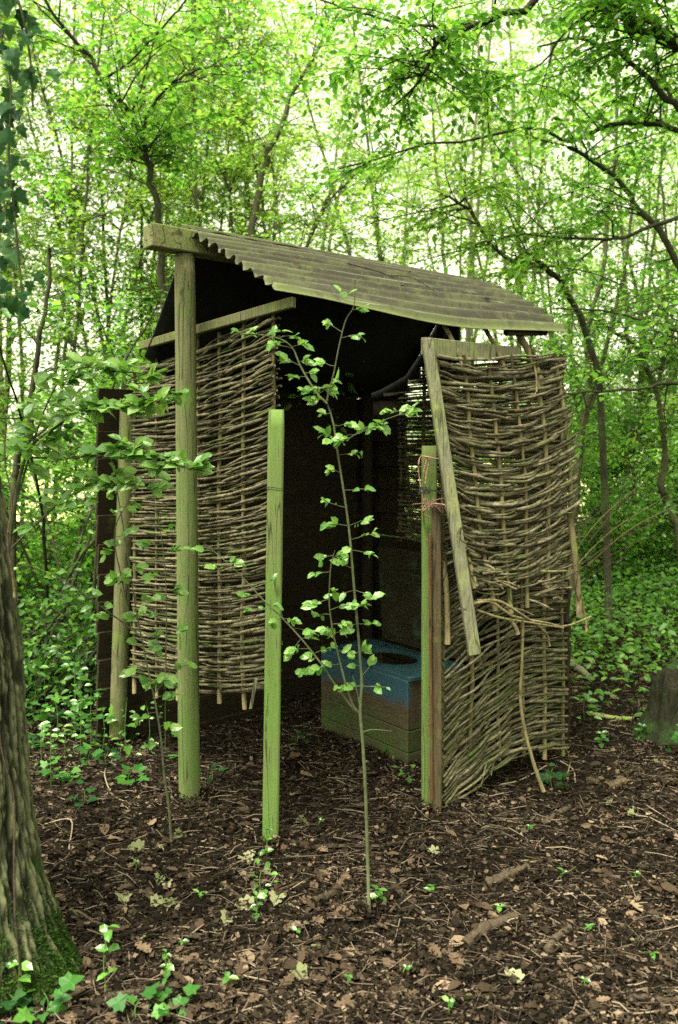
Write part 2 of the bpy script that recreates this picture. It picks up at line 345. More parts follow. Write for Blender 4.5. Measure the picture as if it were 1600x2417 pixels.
tag(post('ridge_post', at(447, 1896, 3.4), at(436, 600, 3.4), .044, MAT['pole'], SH, 28, seed=2), 'tall round pole carrying the ridge beam')
p = at(638, 2000, 3.05); q = at(652, 967, 3.05)
tag(post('door_post', p, q, .031, MAT['post'], SH, 22, True, 5), 'short green half-round post at the doorway')
tag(post('door_post', at(1013, 1905, 3.36), at(1013, 1052, 3.36), .033, MAT['post'], SH, 22, True, 9), 'green post beside the broken wattle with pink twine')
post('corner_post', at(277, 1740, 4.18), at(303, 944, 4.24), .042, MAT['cpost'], SH, 20, seed=4)
# plain sawn stake beside the right door post
board('batten', (at(1031, 1910, 3.31) + at(1030, 1200, 3.31)) / 2, np.array([.019, 0, 0]), np.array([0, .012, 0]), (at(1030, 1200, 3.31) - at(1031, 1925, 3.31)) / 2, MAT['brown'], SH)
board('batten', (at(1017, 1890, 3.29) + at(1016, 1260, 3.29)) / 2, U2 * .006, V2 * .006, (at(1014, 1270, 3.29) - at(1018, 1900, 3.29)) / 2, MAT['redw'], SH)
# ridge beam and gable rail
bc = MB()
P = np.array([hp(t, 0, 2.352) for t in np.linspace(-.19, 1.72, 12)])
n = len(P); w = .043
v = np.array([[c + V2 * w * a + Z3 * .047 * b_ for a, b_ in ((-1, -1), (1, -1), (1, 1), (-1, 1))] for c in P])
i = np.arange(n - 1)[:, None] * 4; k = np.arange(4)[None]; k2 = (k + 1) % 4
bc.add(v, np.stack([i + k, i + k2, i + 4 + k2, i + 4 + k], -1).reshape(-1, 4)); bc.f[4].append(np.array([[3, 2, 1, 0], [4 * n - 4, 4 * n - 3, 4 * n - 2, 4 * n - 1]]))
o = bc.build('ridge_beam', MAT['beam'], SH, False); md = o.modifiers.new('bevel', 'BEVEL'); md.width = .004
a_, b_ = hp(.075, -.64, 1.985), hp(.075, .655, 2.02)
board('gable_rail', (a_ + b_) / 2, (b_ - a_) / 2, U2 * .012, Z3 * .02, MAT['cpost'], SH)  # darker post wood puts the shade under the roof into the rail's colour
# corrugated front sheet
na, nb = 90, 190; L = 1.72
A_, B_ = np.meshgrid(np.linspace(0, 1, na), np.linspace(0, 1, nb))
rag = -.005 + .03 * (fbm(B_ * 14, B_ * 0, 3, 5) - .45) + .012 * (vnoise(B_ * 60, B_ * 0, 6) - .5)
T = A_ * L + (1 - A_) * rag + A_ * .02 * (vnoise(B_ * 9, B_ * 0, 9) - .5)
ss = -.045 + B_ * .715
zz = 2.43 - B_ * .385 + np.sin(np.pi * np.clip(B_, 0, 1)) * (.012 + .045 * A_) - .02 * np.sin(np.pi * A_) * B_ ** 2 + .012 * np.sin(A_ * 7 + 1) * B_ ** 3
cor = (.013 + .002 * np.sin(B_ * 5 + A_ * 3)) * np.cos(B_ * 10.5 * 2 * np.pi + .4 + .25 * np.sin(A_ * 4)) * np.clip((1.0 - B_) * 18 + .3, 0, 1)
nrm_ = np.array([0, 0, .88]) + V2 * .47
v = P0 + T[..., None] * U2 + ss[..., None] * V2 + zz[..., None] * Z3 + (cor + .004 * (fbm(T * 4, B_ * 6, 3, 2) - .5))[..., None] * nrm_
b = MB(); idx = (np.arange(nb - 1)[:, None] * na + np.arange(na - 1)[None])
b.add(v, np.stack([idx, idx + na, idx + na + 1, idx + 1], -1).reshape(-1, 4))
rs = b.build('roof_sheet', MAT['roof'], SH); tag(rs, 'rusty lichened corrugated sheet over the doorway')
al = rs.data.attributes.new('lichen', 'FLOAT', 'POINT')
al.data.foreach_set('value', (np.clip((B_ - .93) / .04, 0, 1) * .9 + .75 * np.clip((.16 - A_) / .16, 0, 1) * vnoise(A_ * 20, B_ * 22, 4) + .6 * np.clip((.1 - B_) / .1, 0, 1) + .5 * np.clip(vnoise(A_ * 4, B_ * 10, 77) - .55, 0, 1) * 2).ravel().astype(np.float32))
for k in range(14):
    q = v[int((.07 if k % 2 else .55) * (nb - 1)), min(int((k + .7) / 14.5 * na), na - 1)]; bb = MB(); bb.tube(np.array([q - nrm_ * .004, q + nrm_ * .006, q + nrm_ * .008]), np.array([.008, .006, .002]), 8); bb.build('nail', MAT['wire'], SH)
md = rs.modifiers.new('thick', 'SOLIDIFY'); md.thickness = .003; md.offset = -1
# dark back slope
prof = np.array([(.03, 2.41), (-.12, 2.365), (-.254, 2.27), (-.36, 2.15), (-.457, 2.035), (-.57, 1.93), (-.8, 1.86), (-1.07, 1.80)])
b = MB(); na2 = 24; rows = []
for j, (s_, z_) in enumerate(prof):
    t0 = .06 if s_ > -.58 else .3
    rows.append([hp(t, s_ , z_ + .01 * (hsh(j, q) - .5)) for q, t in enumerate(np.linspace(t0, 1.78, na2))])
idx = (np.arange(len(prof) - 1)[:, None] * na2 + np.arange(na2 - 1)[None])
b.add(np.array(rows), np.stack([idx, idx + 1, idx + na2 + 1, idx + na2], -1).reshape(-1, 4))
o = b.build('back_roof', MAT['felt'], SH); md = o.modifiers.new('thick', 'SOLIDIFY'); md.thickness = .006
tag(o, 'black felt on the rear roof slope')
# plank walls
def plank_wall(name, fn, z0, z1, ph, n_vec, th, mat, a0, a1, seed, label, ragged=0):
    e = bpy.data.objects.new(name, None); C.objects.link(e); e.parent = SH; tag(e, label)
    r = np.random.default_rng(seed); z = z0
    while z < z1 - .02:
        h = min(ph * r.uniform(.96, 1.04), z1 - z); p0 = fn(a0 - r.uniform(0, ragged)); p1 = fn(a1 + r.uniform(0, ragged)); c = (p0 + p1) / 2
        ax = (p1 - p0) / 2; tilt = r.uniform(-.004, .004)
        board('plank', c + Z3 * (z + h / 2) + n_vec * (r.uniform(-.002, .002)), ax + Z3 * tilt, n_vec * th, Z3 * (h / 2 + .006) + n_vec * .013, mat, e, .002)
        z += h
    return e
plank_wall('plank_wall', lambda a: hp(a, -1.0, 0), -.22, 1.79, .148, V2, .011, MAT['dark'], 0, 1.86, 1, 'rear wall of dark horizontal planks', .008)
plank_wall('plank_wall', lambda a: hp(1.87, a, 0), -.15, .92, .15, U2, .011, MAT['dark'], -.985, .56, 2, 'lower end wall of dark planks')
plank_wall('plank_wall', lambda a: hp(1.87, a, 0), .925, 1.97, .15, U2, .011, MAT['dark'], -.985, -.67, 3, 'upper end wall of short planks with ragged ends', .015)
gs = [(-1.02, 1.83), (-.8, 1.86), (-.57, 1.93), (-.457, 2.035), (-.36, 2.15), (-.254, 2.27), (-.13, 2.36)]
for (sa, za), (sb, zb) in zip(gs[:-1], gs[1:]):
    zl = min(1.97, min(za, zb) - .03); q = [hp(1.79, sa + .001, zl), hp(1.79, sb - .001, zl), hp(1.79, sb - .001, zb + .006), hp(1.79, sa + .001, za + .006)]; b = MB(); b.add(q + [c + U2 * .016 for c in q], [[3, 2, 1, 0], [4, 5, 6, 7], [0, 1, 5, 4], [1, 2, 6, 5], [2, 3, 7, 6], [3, 0, 4, 7]]); b.build('gable_board', MAT['felt'], SH, False)
post('corner_post', hp(1.78, -.93, -.1), hp(1.78, -.93, 1.85), .04, MAT['dark'], SH, 12)
board('gable_stud', hp(1.77, -.24, 2.05), U2 * .02, V2 * .03, Z3 * .2, MAT['dark'], SH)
# horizontal board above the right wattle, with studs up to the roof
a_, b_ = hp(.70, .685, 1.905), hp(1.42, .60, 1.925)
board('head_board', (a_ + b_) / 2, (b_ - a_) / 2, V2 * .011, Z3 * .036, MAT['grey'], SH)
for t_, s_, z0, z1, r_ in ((.92, .70, 1.82, 2.09, .010), (1.22, .69, 1.8, 2.08, .010), (1.45, .69, 1.8, 2.09, .016)):
    b = MB(); b.tube(smooth([hp(t_ + .02, s_, z0), hp(t_, s_ - .06, (z0 + z1) / 2), hp(t_ - .01, s_ - .15, z1)], 6), r_, 7); b.build('stud', MAT['stake'], SH)
a_, b_ = hp(1.30, .62, 2.02), hp(1.62, .60, 2.05); b = MB(); b.tube(smooth([a_, b_], 4), .016, 7); b.build('purlin', MAT['stick'], SH)

# wattle panels: every rod and stake is a part of its own
def wattle(label, surf, nv, nrods, nst, rr, seed, mats, amp=.02, cover=.0, ext=(.015, .03), stakes=True, bundle=2, stake_v=(-.03, 1.03), skip=None, str_=.017, name='wattle_panel', jit=.5, stk_lean=0):
    e = bpy.data.objects.new(name, None); C.objects.link(e); e.parent = SH; tag(e, label)
    r = np.random.default_rng(seed); off = origin(e)
    if stakes:
        for k in range(nst):
            u = (k + .0) / (nst - 1); b = MB(); va = np.linspace(stake_v[0] + (r.uniform(-.02, .02) if stake_v[0] > -.1 else r.uniform(-.12, .2)), stake_v[1] + r.uniform(-.03, .02), 9)
            P = np.array([surf(u + stk_lean * (.5 - q), q) for q in va]) + nv * (r.normal(0, .002, (9, 1))) + nrm(np.array([nv[1], -nv[0], 0])) * r.normal(0, .004, (9, 1))
            b.tube(P, str_ * r.uniform(.75, 1.15) * np.linspace(1.1, .85, 9), 7); b.build('stake', MAT['stake'], e)
    kk_ = np.arange(nrods); vs = ((kk_ // bundle + .5) * bundle + (kk_ % bundle - (bundle - 1) / 2) * .8) / nrods; vs = vs + np.repeat(r.normal(0, .22, nrods // bundle + 1), bundle)[:nrods] / nrods; par = 0
    for k, v0 in enumerate(vs):
        if k % bundle == 0: par = 1 - par
        segs = [(0, 1)]
        if r.random() < cover:
            c = r.uniform(.3, .7); segs = [(0, c + .08), (c - .08, 1)]
        for (ua, ub) in segs:
            if skip and skip(v0, r): continue
            ea = -r.uniform(.3, 1.3) * ext[0] if ua == 0 else 0; eb = r.uniform(.2, 1.2) * ext[1] if ub == 1 else 0
            n_ = 5 * nst if ub - ua > .8 else 3 * nst
            u = np.linspace(ua + ea, ub + eb, n_); ph = u * (nst - 1) * np.pi
            dn = amp * np.sin(ph + 1.3 * (vnoise(u * 4, u * 0 + k * 1.7, 5) - .5) + np.pi / 2 + par * np.pi) * r.uniform(.6, 1.2) + r.normal(0, .005)
            wob = jit / nrods * (2 * vnoise(u * 3.2 + seed, u * 0 + k * 7.3, 3) - 1) * 1.6 + jit / nrods * (vnoise(u * 9, u * 0 + k * 3.1, 4) - .5)
            P = np.array([surf(a, v0 + w_) for a, w_ in zip(u, wob)]) + nv * dn[:, None]
            rad = rr * r.uniform(.6, 1.4) * (np.linspace(1.15, .65, n_) if r.random() < .5 else np.linspace(.65, 1.15, n_))
            b = MB(); b.tube(P, rad, 5); b.build('rod', mats[1] if r.random() < .35 else mats[0], e)
    return e
def surfL(u, v):       # left gable panel, u from back to front
    s_ = -.80 + 1.29 * u; zb = .31 + .10 * u + .16 * u * u; zt = 1.91 + .10 * u * u
    return hp(.115 + .02 * math.sin(u * 5), s_, zb + (zt - zb) * v + .03 * math.sin(u * 4 + 1) * v * (1 - v) * 2)
wattle('woven wattle panel hung behind the tall pole', surfL, U2 * -1, 176, 7, .0056, 11, (MAT['rod'], MAT['rodm']), .0145, .25, (.01, .025), str_=.0085, jit=.85)
def surfR(u, v):       # lower right panel, u from door towards the far corner
    t_ = .80 + .82 * u; z = .0 + 1.36 * v
    dro = -.17 * max(0, (.62 - u) / .62) ** 1.4 * (1 - .75 * v) * min(1, .3 + v * 4) + .10 * (1 - u) * (v < .0) - .05 * max(0, u - .5) + .05 * u * (1 - v)
    return hp(t_, .70 + .02 * math.sin(u * 3), max(z + dro + .10 * math.sin(u * 3.0) * (1 - v) * .5, -.01) + .02)
wattle('lower wattle panel standing on the ground right of the doorway', surfR, V2, 148, 6, .0058, 23, (MAT['rod'], MAT['rodm']), .0155, .35, (.012, .02), str_=.0095, jit=.7,
       skip=lambda v, r: (.46 < v < .53 and r.random() < .6))
ctl = {0: (at(1026, 832, 3.27), at(1052, 1050, 3.245), at(1085, 1250, 3.22), at(1128, 1400, 3.2)),
       .5: (at(1180, 842, 3.50), at(1205, 1075, 3.45), at(1215, 1260, 3.42), at(1222, 1392, 3.40)),
       1: (at(1306, 826, 3.74), at(1338, 1020, 3.70), at(1346, 1190, 3.68), at(1342, 1335, 3.66))}
SP = {k: smooth(v, 41) for k, v in ctl.items()}
def surfT(u, v):
    i = min(max((1 - v) * 40, -8), 50); j = int(min(max(math.floor(i), 0), 39)); f = i - j
    a, m_, b_ = (SP[k][j] + (SP[k][j + 1] - SP[k][j]) * f for k in (0, .5, 1))
    return a * (2 * (u - .5) * (u - 1)) + m_ * (4 * u * (1 - u)) + b_ * (2 * u * (u - .5))
wattle('broken upper wattle panel leaning with loose sagging rods', surfT, V2, 96, 6, .0066, 31, (MAT['rod'], MAT['rod']), .017, .3, (.02, .06), str_=.0105, jit=1.0, stake_v=(-.14, 1.0), bundle=3,
       skip=lambda v, r: (v < .2 and r.random() < .15) or (.36 < v < .42 and r.random() < .6))
def surfE(u, v): return hp(1.86, -.69 + 1.2 * u, .90 + 1.06 * v)
wattle('small wattle panel high in the end wall', surfE, U2 * -1, 150, 7, .0062, 41, (MAT['rod'], MAT['rod']), .016, .2, (.01, .02), str_=.012)
# loose rods of the broken panel
for k, pts in enumerate(([(1118, 1425, 3.18), (1160, 1420, 3.2), (1212, 1455, 3.22), (1290, 1470, 3.3), (1335, 1478, 3.4), (1395, 1455, 3.5)], [(1122, 1440, 3.18), (1180, 1458, 3.2), (1240, 1468, 3.22), (1330, 1482, 3.3)],
                         [(1125, 1418, 3.19), (1175, 1418, 3.2), (1215, 1440, 3.2), (1285, 1490, 3.3), (1298, 1525, 3.32)], [(1236, 1440, 3.3), (1232, 1560, 3.32), (1228, 1650, 3.33), (1240, 1730, 3.33), (1262, 1810, 3.33), (1283, 1868, 3.33)])):
    b = MB(); P = smooth([at(*q) for q in pts], 14); b.tube(P, np.linspace(.007, .0035, 14) if k < 3 else np.linspace(.005, .009, 14), 6); tag(b.build('loose_rod', MAT['stake'], SH), 'loose hanging rod of the broken wattle')
for q0, q1, r_ in (((1205, 1465, 3.2), (1222, 1497, 3.2), .0085), ((1345, 1210, 3.6), (1368, 1455, 3.6), .014), ((1372, 1420, 3.62), (1384, 1490, 3.62), .006), ((1046, 1305, 3.33), (1056, 1520, 3.33), .013), ((1260, 858, 3.4), (1266, 925, 3.4), .004)):
    b = MB(); b.tube(smooth([at(*q0), (at(*q0) + at(*q1)) / 2 + np.array([.006, 0, 0]), at(*q1)], 6), r_, 7); b.build('stake', MAT['stake'], SH)
r = np.random.default_rng(88)
for k in range(22):
    x0, y0 = r.uniform(1125, 1330), r.uniform(1330, 1440) - 40 * (k % 3 == 0); Yk = 3.16 + (x0 - 1120) / 210 * .42; a = r.normal(.05, .45); L_ = r.uniform(20, 75); c = at(x0, y0, Yk); e_ = at(x0 + L_ * math.cos(a), y0 - L_ * math.sin(a), Yk + r.normal(-.02, .05)); b = MB(); b.tube(smooth([c, (c + e_) / 2 + r.normal(0, .008, 3), e_], 6), np.linspace(.0062, .004, 6) * r.uniform(.7, 1.15), 6); b.build('broken_rod', MAT['rod' if k % 4 else 'stake'], SH)
for k in range(12):
    y0 = r.uniform(860, 1330); x0 = 1306 + 36 * min(1, (y0 - 826) / 300); c = at(x0 - 12, y0, 3.68); e_ = at(x0 + r.uniform(12, 48), y0 - r.uniform(-4, 16), 3.72); b = MB(); b.tube(smooth([c, (c + e_) / 2, e_], 5), .0052, 6); b.build('broken_rod', MAT['rod'], SH)
# leaning sawn board on the broken panel
a_, b_ = at(1008, 800, 3.25), at(1120, 1545, 3.15); d = nrm(b_ - a_); sidev = nrm(np.cross(d, np.array([.1, -1, 0]))); fr = np.cross(sidev, d)
o = board('leaning_board', (a_ + b_) / 2, sidev * .024, (b_ - a_) / 2, fr * .016, MAT['grey'], SH); tag(o, 'grey sawn board leaning across the broken wattle')
b = MB(); c0 = at(1098, 1262, 3.12); th = np.linspace(-1.2, 1.9, 14)
for wv in (-1,):
    P = np.array([c0 + sidev * .022 * math.cos(x) + d * .03 * math.sin(x) + fr * -.006 for x in th]); b.tube(P, .004, 6, flat=2.2)
b.build('bent_bracket', MAT['brown'], SH)
b = MB(); b.box(at(598, 1637, 3.0), sidev * .006, np.array([.01, 0, .055]) * 1.0, np.array([0, .006, 0])); b.build('splinter', MAT['grey'], SH, False)
# wire round the short post
for dy in (0, 5):
    b = MB(); th = np.linspace(0, 2 * np.pi, 25); c = at(648, 1150 + dy, 3.05); b.tube(np.array([c + np.array([.033 * math.cos(x), np.where(math.sin(x) < -.52, -.52, math.sin(x)) * .033, .002 * math.sin(x * 2)]) for x in th]), .0013, 5, False); b.build('wire', MAT['wire'], SH)
b = MB(); r = np.random.default_rng(3); c = at(1000, 1158, 3.3)
for k in range(10):
    P = np.array([c + np.array([.02 * math.cos(x + k) * r.uniform(.3, 1.2) + r.normal(0, .004), -.01 + .006 * math.sin(x * 1.7), .016 * math.sin(x * r.uniform(.6, 1.4))]) for x in np.linspace(0, 5, 12)]); b.tube(smooth(P, 24), .0009, 4, False)
P = np.array([at(1013, 1158, 3.36) + np.array([.036 * math.cos(x), .036 * max(math.sin(x), -.56), .003]) for x in np.linspace(0, 6.28, 22)]); b.tube(P, .0012, 4, False)
b.build('wire', MAT['wire'], SH)
# pink twine
TW = empty('baler_twine', at(1000, 1080, 3.3), 'frayed pink twine looped and knotted round the green post', 'twine')
b = MB()
for pts in ([(1062, 1083, 3.24), (1035, 1083, 3.25), (1000, 1077, 3.30), (990, 1083, 3.29), (988, 1110, 3.29), (993, 1150, 3.29), (1000, 1185, 3.29), (998, 1210, 3.29), (1008, 1218, 3.30)],
            [(1006, 1078, 3.30), (1012, 1090, 3.30), (1006, 1120, 3.30), (1003, 1140, 3.30)], [(1008, 1080, 3.30), (1004, 1096, 3.295), (1000, 1112, 3.295)],
            [(998, 1178, 3.29), (1015, 1188, 3.29), (1035, 1190, 3.28), (1072, 1196, 3.22)], [(1000, 1205, 3.29), (1020, 1190, 3.28), (1050, 1192, 3.24), (1068, 1206, 3.22)]):
    P = smooth([at(*q) for q in pts], 26); b.tube(P, .0028 + .001 * np.sin(np.arange(26) * 1.3), 6)
b.build('loop', MAT['twine'], TW)
b = MB(); r = np.random.default_rng(9)
for k in range(26):
    c = at(1010 + r.uniform(-10, 14), 1190 + r.uniform(-8, 8), 3.285); e_ = c + np.array([r.normal(0, .03) + .01, r.uniform(-.02, 0), r.normal(0, .02)]); b.tube(smooth([c, (c + e_) / 2 + r.normal(0, .006, 3), e_], 6), .0011, 4)
for k in range(12):
    c = at(1050, 1192, 3.24); e_ = at(1064 + r.uniform(-4, 10), 1195 + r.uniform(-16, 28), 3.22); b.tube(smooth([c, (c + e_) / 2 + r.normal(0, .004, 3), e_], 6), .0011, 4)
tag(b.build('frayed_end', MAT['twine'], TW), kind='stuff')

# ================================================================== PRIVY BOX
def boxpaint(z0, z1, name):
    m, t, out = M(name); c = coord(t); sep = nd(t, 'ShaderNodeSeparateXYZ'); t.links.new(c, sep.inputs[0])
    n1 = noise(t, c, 7, 5); n2 = noise(t, c, 90, 3, .7); gr = nd(t, 'ShaderNodeMapping'); gr.inputs['Scale'].default_value = (4, 4, 60); t.links.new(c, gr.inputs[0]); n3 = noise(t, gr.outputs[0], 2, 5)
    wood = ramp(t, n3, [(.3, (.03, .022, .013)), (.7, (.08, .058, .034))])
    mm = mth(t, 'MULTIPLY', maprange(t, sep.outputs[2], .24, .06), maprange(t, n1, .36, .58)); wood = mixc(t, mm, wood, mixc(t, n2, (.022, .05, .009), (.05, .09, .016)))
    pz = mth(t, 'ADD', sep.outputs[2], mth(t, 'MULTIPLY', mth(t, 'SUBTRACT', mth(t, 'ADD', n1, mth(t, 'MULTIPLY', n2, .25)), .62), .16))
    col = mixc(t, maprange(t, pz, z0, z1), wood, ramp(t, mth(t, 'ADD', mth(t, 'MULTIPLY', n1, .7), mth(t, 'MULTIPLY', n2, .3)), [(.3, (.018, .05, .07)), (.7, (.03, .08, .12))]))
    pbsdf(t, out, col, .55, n2, .3, .004, .45); return m
MAT['boxface'] = boxpaint(.245, .30, 'box_board'); MAT['boxside'] = boxpaint(.40, .46, 'box_side_board')
m, t, out = M('blue_seat_paint'); c = coord(t); n1 = noise(t, c, 6, 5); n2 = noise(t, c, 80, 4, .7)
col = ramp(t, n1, [(.3, (.016, .045, .05)), (.55, (.026, .07, .09)), (.75, (.038, .095, .135))]); col = mixc(t, maprange(t, n2, .7, .74), col, (.04, .05, .03)); pbsdf(t, out, col, .32, n1, .2, .004, .5); MAT['seat'] = m
PB = empty('privy_box', hp(1.0, .29, 0), 'blue-topped wooden privy seat box with an oval hole', 'toilet')
for z0, z1 in ((-.12, .045), (.047, .15), (.152, .386)):
    board('board', hp(1.0, -.048, (z0 + z1) / 2), V2 * .338, U2 * .011, Z3 * (z1 - z0) / 2, MAT['boxface'], PB, .004)
    board('board', hp(1.212, .277, (z0 + z1) / 2 - .004), U2 * .2, V2 * .011, Z3 * (z1 - z0) / 2, MAT['boxside'], PB, .004)
    board('board', hp(1.212, -.373, (z0 + z1) / 2), U2 * .2, V2 * .011, Z3 * (z1 - z0) / 2, MAT['boxside'], PB, .004)
nseg = 64; th = np.linspace(0, 2 * np.pi, nseg, endpoint=False)
hx, hy = .185, .35; cx, cy = np.cos(th), np.sin(th); k = np.minimum(hx / np.maximum(abs(cx), 1e-6), hy / np.maximum(abs(cy), 1e-6))
out_ = np.stack([cx * k, cy * k], -1); inn = np.stack([.125 * cx, .165 * cy], -1); inn2 = inn * 1.08
b = MB(); cc = lambda p, z: np.array([hp(1.18 + a_, -.045 + b_, z) for a_, b_ in p])
rings = [cc(out_, .386), cc(out_, .402), cc(out_ * .985, .406), cc(inn2, .406), cc(inn, .400), cc(inn, .386)]
v = np.vstack(rings); nr = len(rings); i = (np.arange(nr)[:, None] * nseg); j = ((np.arange(nr) + 1) % nr)[:, None] * nseg; kk = np.arange(nseg)[None]; k2 = (kk + 1) % nseg
b.add(v, np.stack([i + kk, i + k2, j + k2, j + kk], -1).reshape(-1, 4)); o = b.build('seat_lid', MAT['seat'], PB, False); tag(o, 'blue painted lid with oval hole')
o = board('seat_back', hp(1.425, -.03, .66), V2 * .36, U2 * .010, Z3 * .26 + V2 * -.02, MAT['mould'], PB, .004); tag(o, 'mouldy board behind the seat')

# ================================================================== LEFT TREE (ivy-clad trunk)
LT = empty('old_tree', (-1.12, 2.30, 0), 'old furrowed tree trunk with mossy flared base at the edge', 'tree')
nz_, na_ = 400, 560
zz = np.concatenate([np.linspace(-.12, 2.3, 330), np.linspace(2.32, 8, 70)]); aa = np.linspace(0, 2 * np.pi, na_, endpoint=False); A_, Zg = np.meshgrid(aa, zz)
fl = .17 + .185 * np.exp(-np.clip(Zg, 0, 9) / .34); lobes = 1 + .10 * np.exp(-np.clip(Zg, 0, 9) / .4) * np.cos(A_ * 5 + .6)
warp = 3.2 * fbm(np.cos(A_) * 3 + 7, np.sin(A_) * 3 + Zg * 2.6, 3, 12) + 1.2 * fbm(np.cos(A_) * 9, np.sin(A_) * 9 + Zg * 9, 2, 15)
warp = warp + 2.2 * vnoise(A_ * 30, Zg * 14, 41); rid = np.abs(np.sin(21 * A_ + warp)) ** .7; brk = vnoise(A_ * 13 + warp, Zg * 13, 2); fine = fbm(np.cos(A_) * 34, np.sin(A_) * 34 + Zg * 26, 3, 20)
rid = rid * (.35 + .65 * np.clip((brk - .2) * 3.5, 0, 1))
rad = fl * lobes + .015 * (rid - .6) + .022 * (fine - .45) + .008 * (vnoise(A_ * 60, Zg * 70, 9) - .5)
cx_ = -1.125 - .10 * np.clip(Zg - .9, 0, 9) + .02 * np.sin(Zg * 1.5); cy_ = 2.30 + 0 * Zg
b = MB(); i = np.arange(nz_ - 1)[:, None] * na_; k = np.arange(na_)[None]; k2 = (k + 1) % na_
b.add(np.stack([cx_ + rad * np.cos(A_), cy_ + rad * np.sin(A_), Zg], -1), np.stack([i + k, i + k2, i + na_ + k2, i + na_ + k], -1).reshape(-1, 4))
m, t, out = M('furrowed_bark'); c = coord(t); at1 = nd(t, 'ShaderNodeAttribute', attribute_name='ridge').outputs['Fac']; n1 = noise(t, c, 5, 5); n2 = noise(t, coord(t, (1, 1, .4)), 45, 6, .7)
col = mixc(t, n2, ramp(t, at1, [(.2, (.008, .007, .005)), (.55, (.038, .036, .023)), (1, (.12, .113, .072))]), ramp(t, at1, [(.2, (.01, .012, .006)), (.55, (.045, .052, .026)), (1, (.13, .143, .066))]))
sep = nd(t, 'ShaderNodeSeparateXYZ'); t.links.new(c, sep.inputs[0])
gm = mth(t, 'MULTIPLY', maprange(t, noise(t, c, 9, 5, .7), .5, .62), maprange(t, sep.outputs[2], .5, .05)); col = mixc(t, mth(t, 'MULTIPLY', gm, .8), col, mixc(t, n2, (.03, .07, .01), (.08, .16, .02)))
pbsdf(t, out, col, .92, n2, .6, .01, .15); MAT['oldbark'] = m
o = b.build('trunk', m, LT); al = o.data.attributes.new('ridge', 'FLOAT', 'POINT'); al.data.foreach_set('value', np.clip(rid * .8 + (fine - .4) * .6, 0, 1).ravel().astype(np.float32))
# moss cushion on the root flare
r = np.random.default_rng(5); N = 6500; a = r.normal(-.1, .36, N); z = np.abs(r.normal(.02, .10, N)) ; f_ = .17 + .185 * np.exp(-z / .34); f_ = f_ * (1 + .10 * np.exp(-z / .4) * np.cos(a * 5 + .6)) + .004
pos = np.stack([-1.125 + f_ * np.cos(a), 2.30 + f_ * np.sin(a), z], -1); nn = nrm(np.stack([np.cos(a), np.sin(a), .7 + 0 * a], -1) + r.normal(0, .35, (N, 3)))
b = MB(); inst(b, np.array([[0, -.25, 0], [0, .25, 0], [1, 0, 0]]), {3: [[0, 1, 2]]}, pos, basis(nn, r.normal(0, 1, (N, 3))), np.repeat(r.uniform(.006, .014, (N, 1)), 3, 1)); tag(b.build('moss', MAT['moss'], LT), kind='stuff')
# creeping ivy stems on the bark
for k, pts in enumerate(([(60, 2300, 2.0), (45, 2190, 1.99), (50, 2050, 2.03), (42, 1900, 2.08), (20, 1800, 2.10), (14, 1700, 2.13)], [(40, 1410, 2.15), (34, 1300, 2.15), (36, 1200, 2.15), (28, 1120, 2.15), (26, 1000, 2.15)])):
    b = MB(); P = smooth([at(*q) for q in pts], 24); P[:, 0] += .006 * np.sin(np.arange(24) * .5 + k) - .012; b.tube(P, np.linspace(.0032, .0018, 24), 6); b.build('creeper_stem', MAT['stick'], LT)
def leafmeshes(tmpl, mat, n, seed, name='leaf'):
    r = np.random.default_rng(seed); out = []
    for k in range(n):
        v, f = tmpl; v = v.copy(); v[:, 1] *= r.uniform(.85, 1.15); v[:, 2] += r.normal(0, .02, len(v)) + r.uniform(-.15, .1) * v[:, 0] ** 2
        b = MB(); [b.f.setdefault(m_, []).append(np.array(q)) for m_, q in f.items()]; b.v = [v]; b.n = len(v); out.append(b.mesh(name, mat, sm=False))
    return out
def put_leaf(me, pos, d, n_, size, parent, name='leaf'):
    o = bpy.data.objects.new(name, me); C.objects.link(o); off = origin(parent) if parent else np.zeros(3)
    B = basis(np.asarray(d, float), np.asarray(n_, float)); m = Matrix([[*(B[i] * size), (pos - off)[i]] for i in range(3)] + [[0, 0, 0, 1]])
    if parent: o.parent = parent
    o.matrix_local = m; return o
LM = {'ivy': leafmeshes(IVY, MAT['ivyl'], 4, 1), 'sap': leafmeshes(ovate(.62, .08, .12), MAT['sapl'], 4, 2), 'seed': leafmeshes(ovate(.6, .1, .15), MAT['seed'], 4, 3),
      'seedivy': leafmeshes(IVY, MAT['seediv'], 4, 4), 'fall': leafmeshes(OAK, MAT['fallen'], 4, 5) + leafmeshes(BROAD, MAT['fallen'], 3, 6), 'pale': leafmeshes(MAPLE, MAT['pale'], 4, 7)}
def pick(r, k): return LM[k][r.integers(len(LM[k]))]
